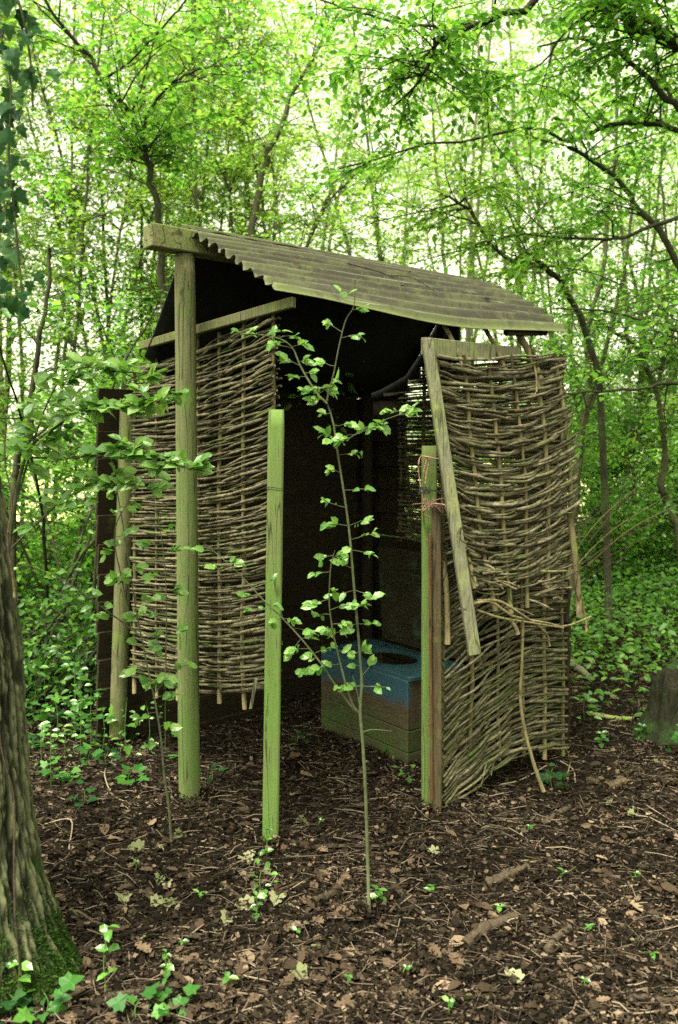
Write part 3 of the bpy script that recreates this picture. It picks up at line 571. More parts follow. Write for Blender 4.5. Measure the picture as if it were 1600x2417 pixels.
# ivy curtain hanging at the top left
r = np.random.default_rng(21)
IV = empty('hanging_ivy', at(-60, 200, 2.1), 'dark glossy ivy hanging down beside the old trunk', 'ivy')
for k, pts in enumerate(([(-60, -120, 2.1), (-10, 40, 2.05), (25, 200, 2.03), (20, 380, 2.0), (34, 500, 2.0), (45, 620, 2.0), (55, 720, 2.0)], [(-40, -100, 2.1), (40, 0, 2.0), (70, 130, 2.0), (78, 260, 2.0)], [(-60, 150, 2.15), (-15, 320, 2.1), (0, 480, 2.1), (-5, 620, 2.1)])):
    P = smooth([at(*q) for q in pts], 40); b = MB(); b.tube(P, .003, 5); b.build('vine', MAT['barkd'], IV)
    for j in range(60 if k == 0 else (34 if k == 1 else 40)):
        c = P[r.integers(1, 40)] + r.normal(0, .024, 3) - np.array([.02, 0, 0]); 
        put_leaf(pick(r, 'ivy'), c, np.array([r.normal(.15, .5), r.normal(-.15, .3), -1]), np.array([r.normal(.2, .5), -1, r.normal(.35, .4)]), r.uniform(.03, .054), IV)

# ================================================================== TREES AND UNDERGROWTH
LEAF = ovate(.55, .1, .12)
def leaves_on(mb, r, twigs, size, spacing, flat=.45, tmpl=LEAF):
    pos, D, Nn = [], [], []
    for P in twigs:
        L_ = np.linalg.norm(P[-1] - P[0]); n = max(3, int(L_ / spacing)); u = np.linspace(.12, 1, n); ii = u * (len(P) - 1); i = np.minimum(ii.astype(int), len(P) - 2); f = (ii - i)[:, None]
        c = P[i] * (1 - f) + P[i + 1] * f; tg = nrm(P[i + 1] - P[i]); up = nrm(np.array([0, 0, 1.]) + r.normal(0, flat * .6, 3)); side = nrm(np.cross(tg, up))
        sg = np.where(np.arange(n) % 2 == 0, 1., -1.)[:, None]; pos.append(c + r.normal(0, .006, (n, 3))); D.append(nrm(tg * .7 + side * sg + r.normal(0, .25, (n, 3)) + np.array([0, 0, -.15]))); Nn.append(up + r.normal(0, flat, (n, 3)))
    pos, D, Nn = map(np.vstack, (pos, D, Nn)); N = len(pos); sc = size * r.uniform(.6, 1.25, (N, 1)); inst(mb, tmpl[0], tmpl[1], pos, basis(D, Nn), np.repeat(sc, 3, 1)); return N
def curved(r, p, d, L_, n=6, droop=.1, wig=.12):
    P = [p]; d = nrm(d)
    for k in range(n - 1):
        d = nrm(d + r.normal(0, wig, 3) + np.array([0, 0, -droop])); P.append(P[-1] + d * L_ / (n - 1))
    return np.array(P)
def ramify(r, wood, twigs, P, Rr, nbr, blen, ntw, tlen, up=.25, u0=.25, sides=5, keep=None):
    n = len(P)
    for k in range(nbr):
        u = r.uniform(u0, 1); i = min(int(u * (n - 1)), n - 2); tg = nrm(P[i + 1] - P[i]); d = nrm(tg * .45 + nrm(r.normal(0, 1, 3)) * .9 * np.array([1, 1, .55]) + np.array([0, 0, up]))
        L_ = blen * r.uniform(.5, 1.1) * (1 - .35 * u); br = curved(r, P[i], d, L_, 6, .06)
        if keep is not None and not keep(br[-1]): continue
        r0 = min(Rr[i] * .6, .004 + .006 * L_); wood.tube(br, np.linspace(r0, .0022, 6), 4, False)
        for q in range(ntw):
            w = r.uniform(.15, 1); j = min(int(w * 5), 4); c = br[j] + (br[j + 1] - br[j]) * (w * 5 - j); tg2 = nrm(br[j + 1] - br[j])
            tw = curved(r, c, tg2 * .6 + nrm(r.normal(0, 1, 3)) * np.array([1, 1, .4]), tlen * r.uniform(.6, 1.2), 4, .08); wood.tube(tw, np.linspace(.0022, .001, 4), 3, False); twigs.append(tw)
def tree(name, label, limbs, leafn, size, mat, seed, blen=1.0, bper=5, ntw=8, tlen=.35, spacing=.035, group=None, bark='bark', up=.25, u0=.25, flat=.36, cat='tree', keep=None):
    base = np.asarray(limbs[0][0][0], float); e = empty(name, (base[0], base[1], max(base[2], 0) if base[2] < 1 else base[2]), label, cat, group); r = np.random.default_rng(seed); wood, lv, twigs = MB(), MB(), []
    for k, (pts, r0, r1) in enumerate(limbs):
        n = 22; P = smooth(pts, n); Rr = np.linspace(r0, r1, n); P[1:-1] += r.normal(0, r0 * .25, (n - 2, 3)); b = MB(); b.tube(P, Rr, 8); b.build('trunk' if k == 0 else 'branch', MAT[bark], e)
        Ln = np.linalg.norm(np.diff(P, axis=0), axis=1).sum(); ramify(r, wood, twigs, P, Rr, int(bper * Ln), blen, ntw, tlen, up, u0 if k == 0 else .12, keep=keep)
    if wood.n: tag(wood.build('twigs', MAT[bark], e), kind='stuff')
    if twigs and leafn: leaves_on(lv, r, twigs, size, spacing, flat); lv.build('crown', MAT[mat], e)
    return e
A3 = lambda Y, *pp: [at(x, y, Y + dz) for (x, y, dz) in pp]
# its crown, out of frame, added above the clearing to shade ground and roof
r = np.random.default_rng(13); wood, lv, twg = MB(), MB(), []
for k, (ex, ey, ez) in enumerate([(1.6, 4.2, 6.3), (.4, 5.0, 6.6), (-2.6, 4.6, 6.6), (2.4, 2.2, 6.2), (-3.2, 1.6, 6.4), (.6, .2, 6.4), (-1.2, 3.4, 7.2), (1.4, 2.8, 7.2)]):
    p0 = np.array([-1.50, 2.30, 4.2 + .3 * (k % 5)]); p2 = np.array([ex, ey, ez]); P = smooth([p0, (p0 + p2) / 2 + np.array([0, 0, .55]), p2], 22); b = MB(); b.tube(P, np.linspace(.06, .012, 22), 7); b.build('branch', MAT['barkd'], LT); ramify(r, wood, twg, P, np.linspace(.06, .012, 22), 17, 1.3, 8, .42, .15, .3)
tag(wood.build('twigs', MAT['barkd'], LT), kind='stuff'); LATE = (lv, r, twg)
leaves_on(LATE[0], LATE[1], LATE[2], .075, .045); LATE[0].build('crown', MAT['canopy'], LT)
# forked tree behind the shelter's ridge post
Y = 6.0
tree('forked_tree', 'forked young tree rising behind the ridge beam end', [
    (A3(Y, (400, 1620, 0), (392, 1000, 0), (378, 541, 0), (357, 439, 0), (338, 330, 0)), .03, .021),
    (A3(Y, (338, 330, 0), (306, 270, -.05), (275, 230, -.1), (240, 189, -.2), (212, 135, -.2), (153, 66, -.3), (110, 5, -.4), (50, -130, -.5)), .021, .009),
    (A3(Y, (336, 310, 0), (352, 265, .0), (377, 224, -.1), (408, 196, -.2), (459, 168, -.3), (520, 156, -.5)), .014, .005),
    (A3(Y, (408, 196, -.2), (459, 189, -.1), (510, 176, 0), (551, 179, .1), (600, 190, .2)), .007, .003),
    (A3(Y, (240, 189, -.2), (300, 150, -.3), (370, 80, -.5), (440, 0, -.6)), .009, .006),
    (A3(Y, (357, 439, 0), (250, 400, .2), (120, 390, .3)), .006, .003)],
    1, .058, 'canopy', 101, 1.0, 6, 7, .36, .038, bark='barkd', u0=.85)
Y = 8.5
tree('coppiced_tree', 'coppiced tree with grey leaning stems behind the middle of the roof', [
    (A3(Y, (585, 1420, 0), (590, 800, 0), (592, 561, 0), (607, 459, 0), (628, 372, 0), (658, 306, 0), (689, 230, 0), (724, 168, 0), (765, 92, 0), (800, 30, 0)), .05, .014),
    (A3(Y, (575, 1420, .2), (560, 700, .2), (545, 520, .3), (535, 430, .3), (490, 345, .3)), .03, .008), (A3(Y, (600, 1420, .3), (625, 700, .3), (622, 500, .4), (600, 380, .3), (570, 275, .2)), .028, .006),
    (A3(Y, (610, 1420, 0), (680, 700, 0), (735, 560, 0), (770, 470, 0), (800, 400, 0)), .026, .008), (A3(Y, (600, 1400, -.2), (640, 650, -.2), (650, 480, 0), (640, 380, 0)), .02, .007),
    (A3(Y, (600, 1400, .4), (700, 720, .5), (745, 520, .5), (830, 420, .4), (930, 330, .4)), .025, .006), (A3(Y, (590, 1400, 0), (520, 700, 0), (470, 520, 0), (455, 400, .2)), .02, .006)],
    1, .055, 'canopy2', 102, .9, 4, 6, .34, .04, u0=.45)
Y = 5.2
tree('overhanging_tree', 'large tree leaning in with long arching branches at the right edge', [
    (A3(Y, (1900, 1600, 0), (1850, 1000, 0), (1790, 600, 0), (1700, 320, 0), (1620, 130, 0), (1540, 82, 0), (1479, 46, 0), (1428, 0, 0), (1380, -60, 0)), .09, .02),
    (A3(Y, (1700, 330, .2), (1600, 250, .2), (1555, 214, .2), (1504, 163, .3), (1438, 115, .4), (1351, 94, .5), (1270, 110, .6)), .026, .007),
    (A3(Y, (1760, 420, .5), (1600, 306, .6), (1514, 291, .7), (1427, 296, .8), (1387, 321, .8), (1336, 337, .9), (1259, 301, .8), (1106, 329, .7), (1019, 339, .6), (953, 357, .5), (800, 398, .4)), .022, .006),
    (A3(Y, (1680, 760, 1), (1600, 627, 1), (1555, 541, 1), (1504, 490, 1), (1463, 429, 1), (1412, 383, 1), (1341, 347, .9)), .03, .014),
    (A3(Y, (1720, 480, .3), (1600, 515, .3), (1530, 536, .3), (1473, 561, .3), (1402, 564, .3), (1310, 559, .3), (1239, 553, .3), (1195, 558, .3)), .016, .006),
    (A3(Y, (1500, 0, .8), (1540, 100, .8), (1560, 180, .9), (1600, 260, .9)), .02, .014),
    (A3(Y, (1428, 0, 0), (1330, 80, .1), (1280, 150, .2), (1210, 180, .2)), .009, .004)],
    1, .058, 'canopy', 103, .95, 7, 7, .36, .038, bark='barkd', u0=.5)
Y = 6.0
tree('crooked_tree', 'dark crooked tree bending over the far end of the roof', [
    (A3(Y, (1440, 1560, .5), (1420, 1000, .5), (1390, 800, .4), (1336, 684, .2), (1290, 638, .1), (1259, 620, 0), (1218, 617, 0), (1157, 576, 0), (1116, 500, 0), (1086, 480, 0), (1040, 459, 0)), .03, .009),
    (A3(Y, (1116, 500, 0), (1100, 470, 0), (1094, 445, 0)), .008, .006), (A3(Y, (1086, 480, 0), (1000, 500, .2), (900, 520, .3), (800, 560, .4)), .008, .003), (A3(Y, (1157, 576, 0), (1050, 600, .2), (960, 625, .4)), .007, .003),
    (A3(Y, (1259, 620, 0), (1200, 640, 0), (1180, 650, 0)), .008, .004)],
    1, .052, 'canopy2', 104, .8, 7, 6, .32, .036, bark='barkd', u0=.35)
Y = 5.0
tree('high_branch_tree', 'tree whose high branch sweeps in from above the shelter', [
    (A3(Y, (1500, -900, .5), (1380, -250, .3), (1259, 0, 0), (1208, 26, 0), (1147, 51, 0), (1045, 87, 0), (1019, 138, 0), (994, 184, 0), (930, 250, .1)), .03, .006),
    (A3(Y, (1147, 51, 0), (1000, 60, .2), (850, 30, .3), (700, -20, .4)), .012, .005), (A3(Y, (1300, -80, 0), (1100, -120, .4), (900, -100, .6)), .016, .006)],
    1, .055, 'canopy', 105, .9, 7, 7, .36, .038, bark='barkd', u0=.4)
Y = 7.2
tree('grey_tree', 'slender grey double-stemmed tree right of the broken wattle', [
    (A3(Y, (1345, 1480, 0), (1350, 1262, 0), (1359, 1173, 0), (1368, 1069, 0), (1377, 1010, 0), (1389, 936, 0), (1392, 877, 0), (1383, 803, 0), (1398, 730, 0), (1425, 620, 0), (1440, 480, 0), (1460, 300, 0), (1450, 100, 0)), .038, .012),
    (A3(Y, (1380, 1000, 0), (1404, 922, 0), (1418, 866, 0), (1433, 812, 0), (1454, 730, 0), (1480, 600, 0), (1500, 430, 0), (1540, 250, 0)), .026, .01),
    (A3(Y, (1389, 950, 0), (1340, 880, .1), (1310, 800, .2), (1250, 700, .3)), .01, .004)],
    1, .05, 'canopy', 106, .8, 7, 6, .32, .036, u0=.25)
tree('bowed_tree', 'bowed grey tree with a kinked stem near the right edge', [
    (A3(7.4, (1620, 1420, 0), (1593, 1247, 0), (1572, 1173, 0), (1557, 1140, 0), (1568, 1099, 0), (1566, 1040, 0), (1551, 936, 0), (1540, 901, 0), (1516, 848, 0), (1492, 812, 0), (1448, 781, 0), (1400, 740, 0)), .04, .014),
    (A3(7.4, (1551, 936, 0), (1570, 800, 0), (1575, 600, .1), (1560, 400, .2), (1570, 200, .2)), .02, .008)],
    1, .05, 'under', 107, .8, 9, 7, .32, .036, u0=.2)
tree('low_branch_tree', 'tree beyond the right edge sending a bare level branch to the wattle', [
    (A3(4.6, (2000, 1700, 0), (1960, 1200, 0), (1900, 950, 0), (1880, 600, 0), (1900, 0, 0)), .05, .03),
    (A3(4.6, (1905, 960, 0), (1760, 900, 0), (1600, 904, -.1), (1569, 905, -.1), (1520, 918, -.1), (1427, 923, -.1), (1327, 929, -.1)), .014, .006),
    (A3(4.8, (1890, 860, 0), (1760, 830, 0), (1600, 783, 0), (1486, 746, 0), (1398, 731, 0), (1312, 727, 0)), .012, .004), (A3(4.8, (1880, 700, 0), (1700, 850, .1), (1600, 800, .2), (1500, 770, .2)), .01, .004)],
    1, .05, 'canopy', 108, .6, 4, 6, .3, .038, u0=.5, bark='barkd')
tree('broken_stem', 'bare broken-topped stem leaning beside the ivy', [(A3(4.4, (20, 1700, 0), (35, 1130, 0), (59, 1062, 0), (71, 1017, 0), (72, 943, 0), (83, 870, 0), (98, 784, 0), (106, 731, 0), (115, 648, 0), (118, 586, 0)), .022, .010),
    (A3(4.4, (71, 1040, 0), (120, 1000, .1), (170, 940, .3), (230, 880, .3)), .009, .003), (A3(4.4, (60, 1060, 0), (100, 1050, .1), (160, 1080, .2)), .008, .003)], 1, .05, 'under', 109, .4, 3, 4, .25, .05, u0=.3)
tree('slanting_stem', 'thin dark stem slanting up behind the left wattle corner', [(A3(4.9, (190, 1740, 0), (230, 1300, 0), (245, 1000, 0), (290, 860, 0), (345, 770, 0), (380, 700, 0)), .012, .003),
    (A3(4.9, (250, 980, 0), (320, 880, 0), (380, 790, 0)), .005, .002)], 1, .05, 'under', 110, .4, 4, 4, .25, .05, bark='barkd')
# dense shrubs left of the shelter
def shrub(name, label, px, Y, nst, h, spread, size, mat, seed, group=None, spacing=.04, bper=6, ntw=6, lean=(0, 0), bark='barkd', blen=.5):
    r = np.random.default_rng(seed); b0 = np.array([(px - 800) / F * Y, Y, 0]); limbs = []
    for k in range(nst):
        d = np.array([r.normal(lean[0], .5), r.normal(lean[1], .4), 1.0]) * 1; q = b0 + np.array([r.normal(0, .12), r.normal(0, .12), 0]); hh = h * r.uniform(.6, 1.1); m_ = q + d * hh * .5 * np.array([spread, spread, 1]) ; limbs.append(([q, m_ + r.normal(0, .06, 3), q + d * hh * np.array([spread * 1.6, spread * 1.6, 1]) + r.normal(0, .1, 3)], r.uniform(.008, .018), .004))
    return tree(name, label, limbs, 1, size, mat, seed, blen, bper, ntw, .28, spacing, group, bark, .15, .12, .55, 'shrub')
shrub('arching_shrub', 'tangled shrub with dark arching stems left of the plank wall', 130, 5.6, 12, 2.4, .8, .06, 'canopy', 201, bper=2.5, ntw=5)
shrub('arching_shrub', 'leafy shrub filling the gap between ivy and left wattle corner', 215, 6.6, 8, 3.0, .4, .058, 'canopy', 202, bper=7, ntw=7, blen=.7)
shrub('arching_shrub', 'low dark shrub at the foot of the plank wall corner', 150, 5.0, 7, .7, .7, .055, 'under', 203, bper=8, ntw=6)
shrub('arching_shrub', 'dark leafy shrub just right of the old trunk', 75, 4.6, 8, .7, .7, .055, 'under', 204, bper=7, ntw=6)
shrub('arching_shrub', 'bushy shrub behind the old trunk', 20, 5.8, 9, 1.5, .7, .06, 'canopy', 205, bper=6, ntw=6)
shrub('arching_shrub', 'bush between the two grey trees right of the wattle', 1490, 10.0, 10, 1.7, .6, .055, 'canopy', 206, bper=9, ntw=7)
shrub('arching_shrub', 'bush with dead stems behind the broken wattle', 1400, 9.0, 9, 1.3, .7, .055, 'canopy', 207, bper=6, ntw=6)
shrub('arching_shrub', 'dark bush at the right edge behind the stump', 1640, 9.2, 9, 1.5, .6, .055, 'canopy', 208, bper=9, ntw=7)
for k, (lab, px, Y_, h_) in enumerate([('tall bush beyond the far end of the roof', 1250, 8.4, 2.4), ('tall bush behind the level bare branch', 1390, 11, 2.6), ('tall bush at the right edge behind the bowed tree', 1570, 11.5, 2.8), ('bush seen through the wattle end of the shelter', 1120, 8.0, 2.0), ('bush behind the rear plank wall', 620, 8.0, 2.2), ('tall bush filling the background left of the ridge post', 290, 8.2, 2.6)]):
    shrub('tall_bush', lab, px, Y_, 10, h_, .45, .056, 'canopy', 220 + k, bper=8, ntw=7, blen=.7)
# dead brush right of the broken wattle
r = np.random.default_rng(71); e = empty('dead_brush', np.array([1.75, 5.6, 0]), 'heap of bare dead stems rising behind the broken wattle', 'brushwood')
for k in range(9):
    x0, y0 = 1330 + r.uniform(-10, 60), 1290 + r.uniform(-30, 110); a = r.uniform(.5, 1.1); L_ = r.uniform(110, 330); b = MB(); P = [at(x0, y0, 5.4 + r.uniform(0, .5)), at(x0 + L_ * .5 * math.cos(a), y0 - L_ * .5 * math.sin(a), 5.6 + r.uniform(-.2, .4)), at(x0 + L_ * math.cos(a - .12), y0 - L_ * math.sin(a - .12), 5.7 + r.uniform(-.2, .4))]; b.tube(smooth(P, 10), np.linspace(.010, .004, 10) * r.uniform(.5, 1.1), 5); b.build('stem', MAT['stick' if k % 3 else 'stake'], e)
# thicket copies: a few kinds of thin saplings, each copy a tree of its own
GRP = 'thin saplings in the thicket behind the shelter'; LAB = 'thin leafy sapling standing in the thicket far behind the shelter'
protos = []
for k in range(4):
    r = np.random.default_rng(300 + k); limbs = []
    for j in range(3 + k % 2):
        dx, dy = r.normal(0, .5, 2); hh = r.uniform(6, 9); limbs.append(([np.array([r.normal(0, .15), r.normal(0, .15), -.1]), np.array([dx * .35, dy * .35, hh * .33]), np.array([dx * 1.0, dy * 1.0, hh * .66]), np.array([dx * 1.9, dy * 1.9, hh])], r.uniform(.03, .05), .008))
    protos.append(tree('thicket_sapling', LAB, limbs, 1, .062, 'canopy2', 310 + k, 1.15, 5, 7, .42, .045, GRP, u0=.14, bark='barkl'))
spots = [(20, 10.5), (300, 10.5), (450, 9.5), (-160, 8), (700, 12), (930, 11), (1100, 10), (1230, 11.5), (1340, 10.8), (1470, 10.4), (1580, 11.5), (1720, 9), (380, 13.5), (850, 14.5), (1080, 14), (1400, 13.5), (1620, 13), (1780, 11), (-250, 11), (560, 14.5)]
for k, px in enumerate((90, 210, 330, 480, 640, 20, 150, 270)):
    r = np.random.default_rng(340 + k); Y = 9.0 + .7 * (k % 3); x0 = (px - 800) / F * Y; limbs = []
    for j in range(2):
        dx, dy = r.normal(0, .45, 2); hh = r.uniform(6.5, 9); limbs.append(([np.array([x0 + r.normal(0, .15), Y + r.normal(0, .15), -.1]), np.array([x0 + dx * .35, Y + dy * .35, hh * .33]), np.array([x0 + dx, Y + dy, hh * .66]), np.array([x0 + dx * 1.9, Y + dy * 1.9, hh])], r.uniform(.02, .035), .007))
    tree('tall_sapling', ['tall bare-stemmed sapling behind the hanging ivy', 'tall bare-stemmed sapling left of the forked tree', 'tall bare-stemmed sapling straight behind the forked tree', 'tall bare-stemmed sapling above the beam end', 'tall bare-stemmed sapling behind the coppiced tree', 'tall bare-stemmed sapling hidden mostly by the ivy curtain', 'tall bare-stemmed sapling above the broken-topped stem', 'tall bare-stemmed sapling above the plank wall corner'][k], limbs, 1, .06, 'canopy2', 345 + k, 1.1, 6, 7, .42, .042, None, u0=.36, bark='barkl')
r = np.random.default_rng(77)
for i, (px, Y) in enumerate(spots):
    o = protos[i] if i < 4 else copy_tree(protos[i % 4]); o.location = ((px - 800) / F * Y, Y, 0); o.rotation_euler = (0, 0, r.uniform(0, 6.28)); k = r.uniform(.8, 1.15); o.scale = (k, k, k)

# ground cover on the right, and behind
def cover(name, label, poly, n, hmin, hmax, size, mat, seed, tmpl=LEAF):
    r = np.random.default_rng(seed); b = MB(); P = []
    (x0, x1, y0, y1, fn) = poly
    while len(P) < n:
        Y = r.uniform(y0, y1); x = r.uniform(x0, x1)
        if r.random() < fn(x, Y): P.append((x, Y))
    P = np.array(P); z = gz(P[:, 0], P[:, 1]) + r.uniform(hmin, hmax, n) * r.random(n); pos = np.column_stack([P, z]); D = nrm(np.column_stack([r.normal(0, 1, (n, 2)), r.normal(-.1, .3, n)])); Nn = np.array([0, -.15, 1.]) + r.normal(0, .38, (n, 3))
    inst(b, tmpl[0], tmpl[1], pos, basis(D, Nn), np.repeat(size * r.uniform(.5, 1.25, (n, 1)), 3, 1))
    return tag(b.build(name, MAT[mat]), label, 'ground cover', kind='stuff')
cover('ground_cover', 'low leafy ground cover spreading behind the right wattle', (1.0, 7, 4.3, 13, lambda x, y: min(1, max(.03, (y - 4.3) / 1.1)) * (x > .25 * y - .1)), 26000, .02, .38, .058, 'cover', 401)
cover('ground_cover', 'dark ivy ground cover left of the plank wall', (-5, -.95, 3.4, 11, lambda x, y: min(1, max(.03, (y - 3.6) / 1.4)) * (x < -.26 * y)), 9000, .02, .4, .06, 'under', 402, IVY)
cover('ground_cover', 'leafy floor plants far behind the shelter', (-4, 4, 6.6, 14, lambda x, y: 1), 9000, .02, .5, .06, 'under', 403)

# ================================================================== FOREGROUND SAPLINGS
def sapling(name, label, limbs, Y, seed, size=.045, cl=9, nper=22, dens=1.0, leafkey='sap', cat='sapling', stemmat='stem'):
    r = np.random.default_rng(seed); base = at(*limbs[0][0][0], Y); base[2] = float(gz(base[0], base[1])); e = empty(name, base, label, cat)
    for k, (pts, r0, r1, u0, n) in enumerate(limbs):
        P3 = [at(x, y, Y + .10 * math.sin(k * 2.1) * (j / len(pts))) for j, (x, y) in enumerate(pts)]
        if k == 0: P3[0] = base - np.array([0, 0, .03])
        P = smooth(P3, 30); b = MB(); b.tube(P, np.linspace(r0, r1, 30), 7); br = b.build('stem' if k == 0 else 'branch', MAT[stemmat], e)
        for j in range(n):
            u = u0 + (1 - u0) * (j + r.random()) / n; i = min(int(u * 29), 28); c = P[i]; side = (1 if j % 2 else -1)
            d = nrm(np.array([side * 1.0 + r.normal(0, .3), r.normal(-.2, .6), r.normal(.15, .25)])); L_ = r.uniform(.02, .085)
            tw = curved(r, c, d, L_, 4, .05); bt = MB(); bt.tube(tw, .0011, 4); bt.build('twig', MAT[stemmat], br)
            for q in range(r.integers(4, 8)):
                w = r.uniform(.35, 1) if q else 1.0; p_ = tw[0] + (tw[-1] - tw[0]) * w; sg = 1 if q % 2 else -1; dd = nrm(d * .8 + sg * np.array([r.normal(0, .25), -.75 + r.normal(0, .3), .25]) + r.normal(0, .3, 3))
                put_leaf(pick(r, leafkey), p_, dd, np.array([r.normal(0, .35), -.8 + r.normal(0, .4), .75]), size * r.uniform(.45, 1.2), br)
    return e
sapling('young_sapling', 'slender leafy sapling standing in front of the doorway', [
    ([(872, 2165), (864, 1900), (858, 1783), (854, 1727), (850, 1685), (852, 1640), (854, 1615), (851, 1573), (847, 1516), (842, 1460), (836, 1390), (829, 1306), (825, 1261), (816, 1191), (805, 1121), (794, 1051), (786, 995), (772, 952)], .0056, .0028, .32, 27),
    ([(772, 952), (749, 930), (727, 896), (707, 860), (690, 821), (660, 800), (610, 790), (560, 790)], .004, .0015, .05, 16),
    ([(772, 945), (777, 919), (788, 880), (800, 818), (816, 756), (835, 722), (838, 660)], .003, .0012, .1, 7),
    ([(797, 1048), (830, 1031), (867, 1009), (906, 992), (957, 972), (990, 950)], .0022, .001, .25, 9),
    ([(850, 1685), (830, 1668), (788, 1612), (760, 1570), (732, 1533), (699, 1494), (662, 1455), (620, 1415), (560, 1350), (480, 1280)], .004, .0015, .3, 17),
    ([(850, 1685), (833, 1665), (816, 1615), (800, 1553), (788, 1503), (781, 1460), (777, 1418), (780, 1343), (790, 1300)], .004, .0015, .35, 13),
    ([(852, 1730), (880, 1722), (925, 1726)], .0018, .001, .9, 0), ([(848, 1660), (842, 1630), (832, 1595)], .0022, .0012, .9, 0)], 2.56, 501, size=.037)
sapling('young_sapling', 'thin leggy sapling beside the tall pole', [
    ([(406, 1965), (398, 1900), (387, 1829), (381, 1752), (368, 1666), (360, 1628), (345, 1560), (333, 1500), (318, 1420), (300, 1300), (280, 1180), (262, 1080)], .0048, .0018, .28, 18),
    ([(362, 1640), (388, 1600), (392, 1520), (392, 1400), (385, 1300), (370, 1200)], .003, .0015, .15, 10),
    ([(310, 1480), (290, 1380), (270, 1260), (305, 1180), (345, 1120)], .003, .0012, .2, 8),
    ([(330, 1500), (250, 1440), (150, 1370), (60, 1330)], .003, .001, .2, 7)], 3.0, 502, size=.05)
sapling('young_sapling', 'leafy sapling reaching across in front of the left wattle', [
    ([(-20, 2150), (-15, 1700), (20, 1300), (60, 1080), (130, 1010), (220, 960), (320, 960), (400, 930)], .009, .002, .42, 38),
    ([(40, 1180), (100, 980), (160, 880), (260, 870), (330, 900)], .004, .0015, .15, 30), ([(60, 1080), (180, 1080), (300, 1060), (400, 1090), (450, 1110)], .004, .0015, .15, 28),
    ([(20, 1300), (150, 1180), (260, 1130), (340, 1160)], .004, .0015, .2, 16)], 2.75, 503, size=.062)
# ================================================================== SEEDLINGS
def seedling(label, px, py, h, n, size, seed, key='seed', lean=0., name='seedling', cat='seedling', whorl=True):
    r = np.random.default_rng(seed); p = gp(px, py); e = empty(name, p, label, cat); top = p + np.array([lean, 0, h]); P = smooth([p - np.array([0, 0, .02]), (p + top) / 2 + np.array([r.normal(0, .008), 0, 0]), top], 8); b = MB(); b.tube(P, .0018, 5); b.build('stem', MAT['gstem'], e)
    for j in range(n):
        u = 1 - (j // 3) * .28 - r.uniform(0, .08) if whorl else r.uniform(.1, 1); c = P[0] + (P[-1] - P[0]) * max(u, .1); a = j * 2.4 + r.normal(0, .3); d = np.array([math.cos(a), math.sin(a), r.uniform(-.1, .45)])
        st = c + d * (0 if whorl else r.uniform(.01, .05)); put_leaf(pick(r, key), st, d, np.array([r.normal(0, .3), r.normal(-.25, .3), 1]), size * r.uniform(.5, 1.05), e)
    return e
seedling('glossy many-leaved seedling in front of the privy box', 962, 1845, .06, 9, .042, 601, whorl=False)
seedling('pale green seedling at the foot of the short post', 628, 2035, .12, 10, .036, 602)
seedling('leafy clump just before the short post', 618, 2110, .08, 12, .036, 603, whorl=False)
seedling('tall thin seedling between the tree roots and the short post', 256, 2345, .19, 9, .042, 604)
seedling('bright seedling at the foot of the doorway sapling', 893, 2140, .06, 7, .04, 605)
seedling('pair-leaved seedling on bare litter left of the doorway sapling', 605, 2165, .07, 8, .04, 606)
seedling('small seedling near the bottom edge below the short post', 392, 2330, .1, 8, .035, 607)
seedling('bright shoot in the bottom corner by the old trunk', 45, 2380, .13, 10, .05, 608)
seedling('ivy sprig at the bottom edge under a long stick', 400, 2395, .04, 10, .05, 609, 'seedivy', whorl=False, name='ivy_sprig', cat='ivy')
seedling('ivy sprig spreading at the old trunk root in the corner', 100, 2400, .07, 14, .06, 610, 'seedivy', whorl=False, name='ivy_sprig', cat='ivy')
seedling('ivy sprig on the lower bark of the old trunk', 70, 2275, .1, 7, .05, 611, 'seedivy', whorl=False, name='ivy_sprig', cat='ivy')
seedling('dark plant inside the doorway beside the privy box', 700, 1745, .08, 8, .07, 612, 'ivy', whorl=False, name='ivy_sprig', cat='ivy')
seedling('dark ivy clump between the tall pole and short post', 498, 1840, .06, 7, .045, 613, 'ivy', whorl=False, name='ivy_sprig', cat='ivy')
seedling('ivy clump at the foot of the lower wattle corner', 1305, 1855, .09, 8, .06, 614, 'ivy', whorl=False, name='ivy_sprig', cat='ivy')
seedling('dark green sprig under the left corner post', 255, 1800, .08, 14, .05, 615, 'ivy', whorl=False, name='ivy_sprig', cat='ivy')
seedling('ivy patch between the old trunk and the corner post', 160, 1840, .07, 14, .06, 616, 'seedivy', whorl=False, name='ivy_sprig', cat='ivy')
seedling('seedling in the litter at the far right', 1420, 1760, .07, 8, .045, 617)
seedling('yellowish seedling before the stump', 1515, 1745, .08, 8, .045, 618)
seedling('lone seedling with small leaves right of the doorway sapling', 1020, 2110, .03, 5, .035, 619)
for k, (px, py, h) in enumerate([(240, 1700, .5), (175, 1690, .35), (110, 1680, .45), (300, 1770, .3)]):
    seedling(['upright green shoot against the plank wall end', 'upright shoot between trunk and plank wall', 'upright shoot close to the old trunk', 'upright shoot before the corner post'][k], px, py, h, 16, .05, 630 + k, name='green_shoot', cat='shoot', whorl=False)
r = np.random.default_rng(640)
for k in range(16):
    px, py = [(470, 2130), (700, 2210), (540, 2330), (820, 2330), (960, 2300), (1180, 2150), (1330, 2060), (1390, 2200), (1500, 2080), (1540, 2270), (1250, 1960), (760, 1960), (430, 2240), (1060, 2390), (1380, 2330), (320, 2060)][k]
    seedling('tiny green seedling sprouting alone through the litter', px, py, r.uniform(.015, .04), int(r.integers(3, 6)), r.uniform(.022, .034), 650 + k)['group'] = 'tiny seedlings in the litter'
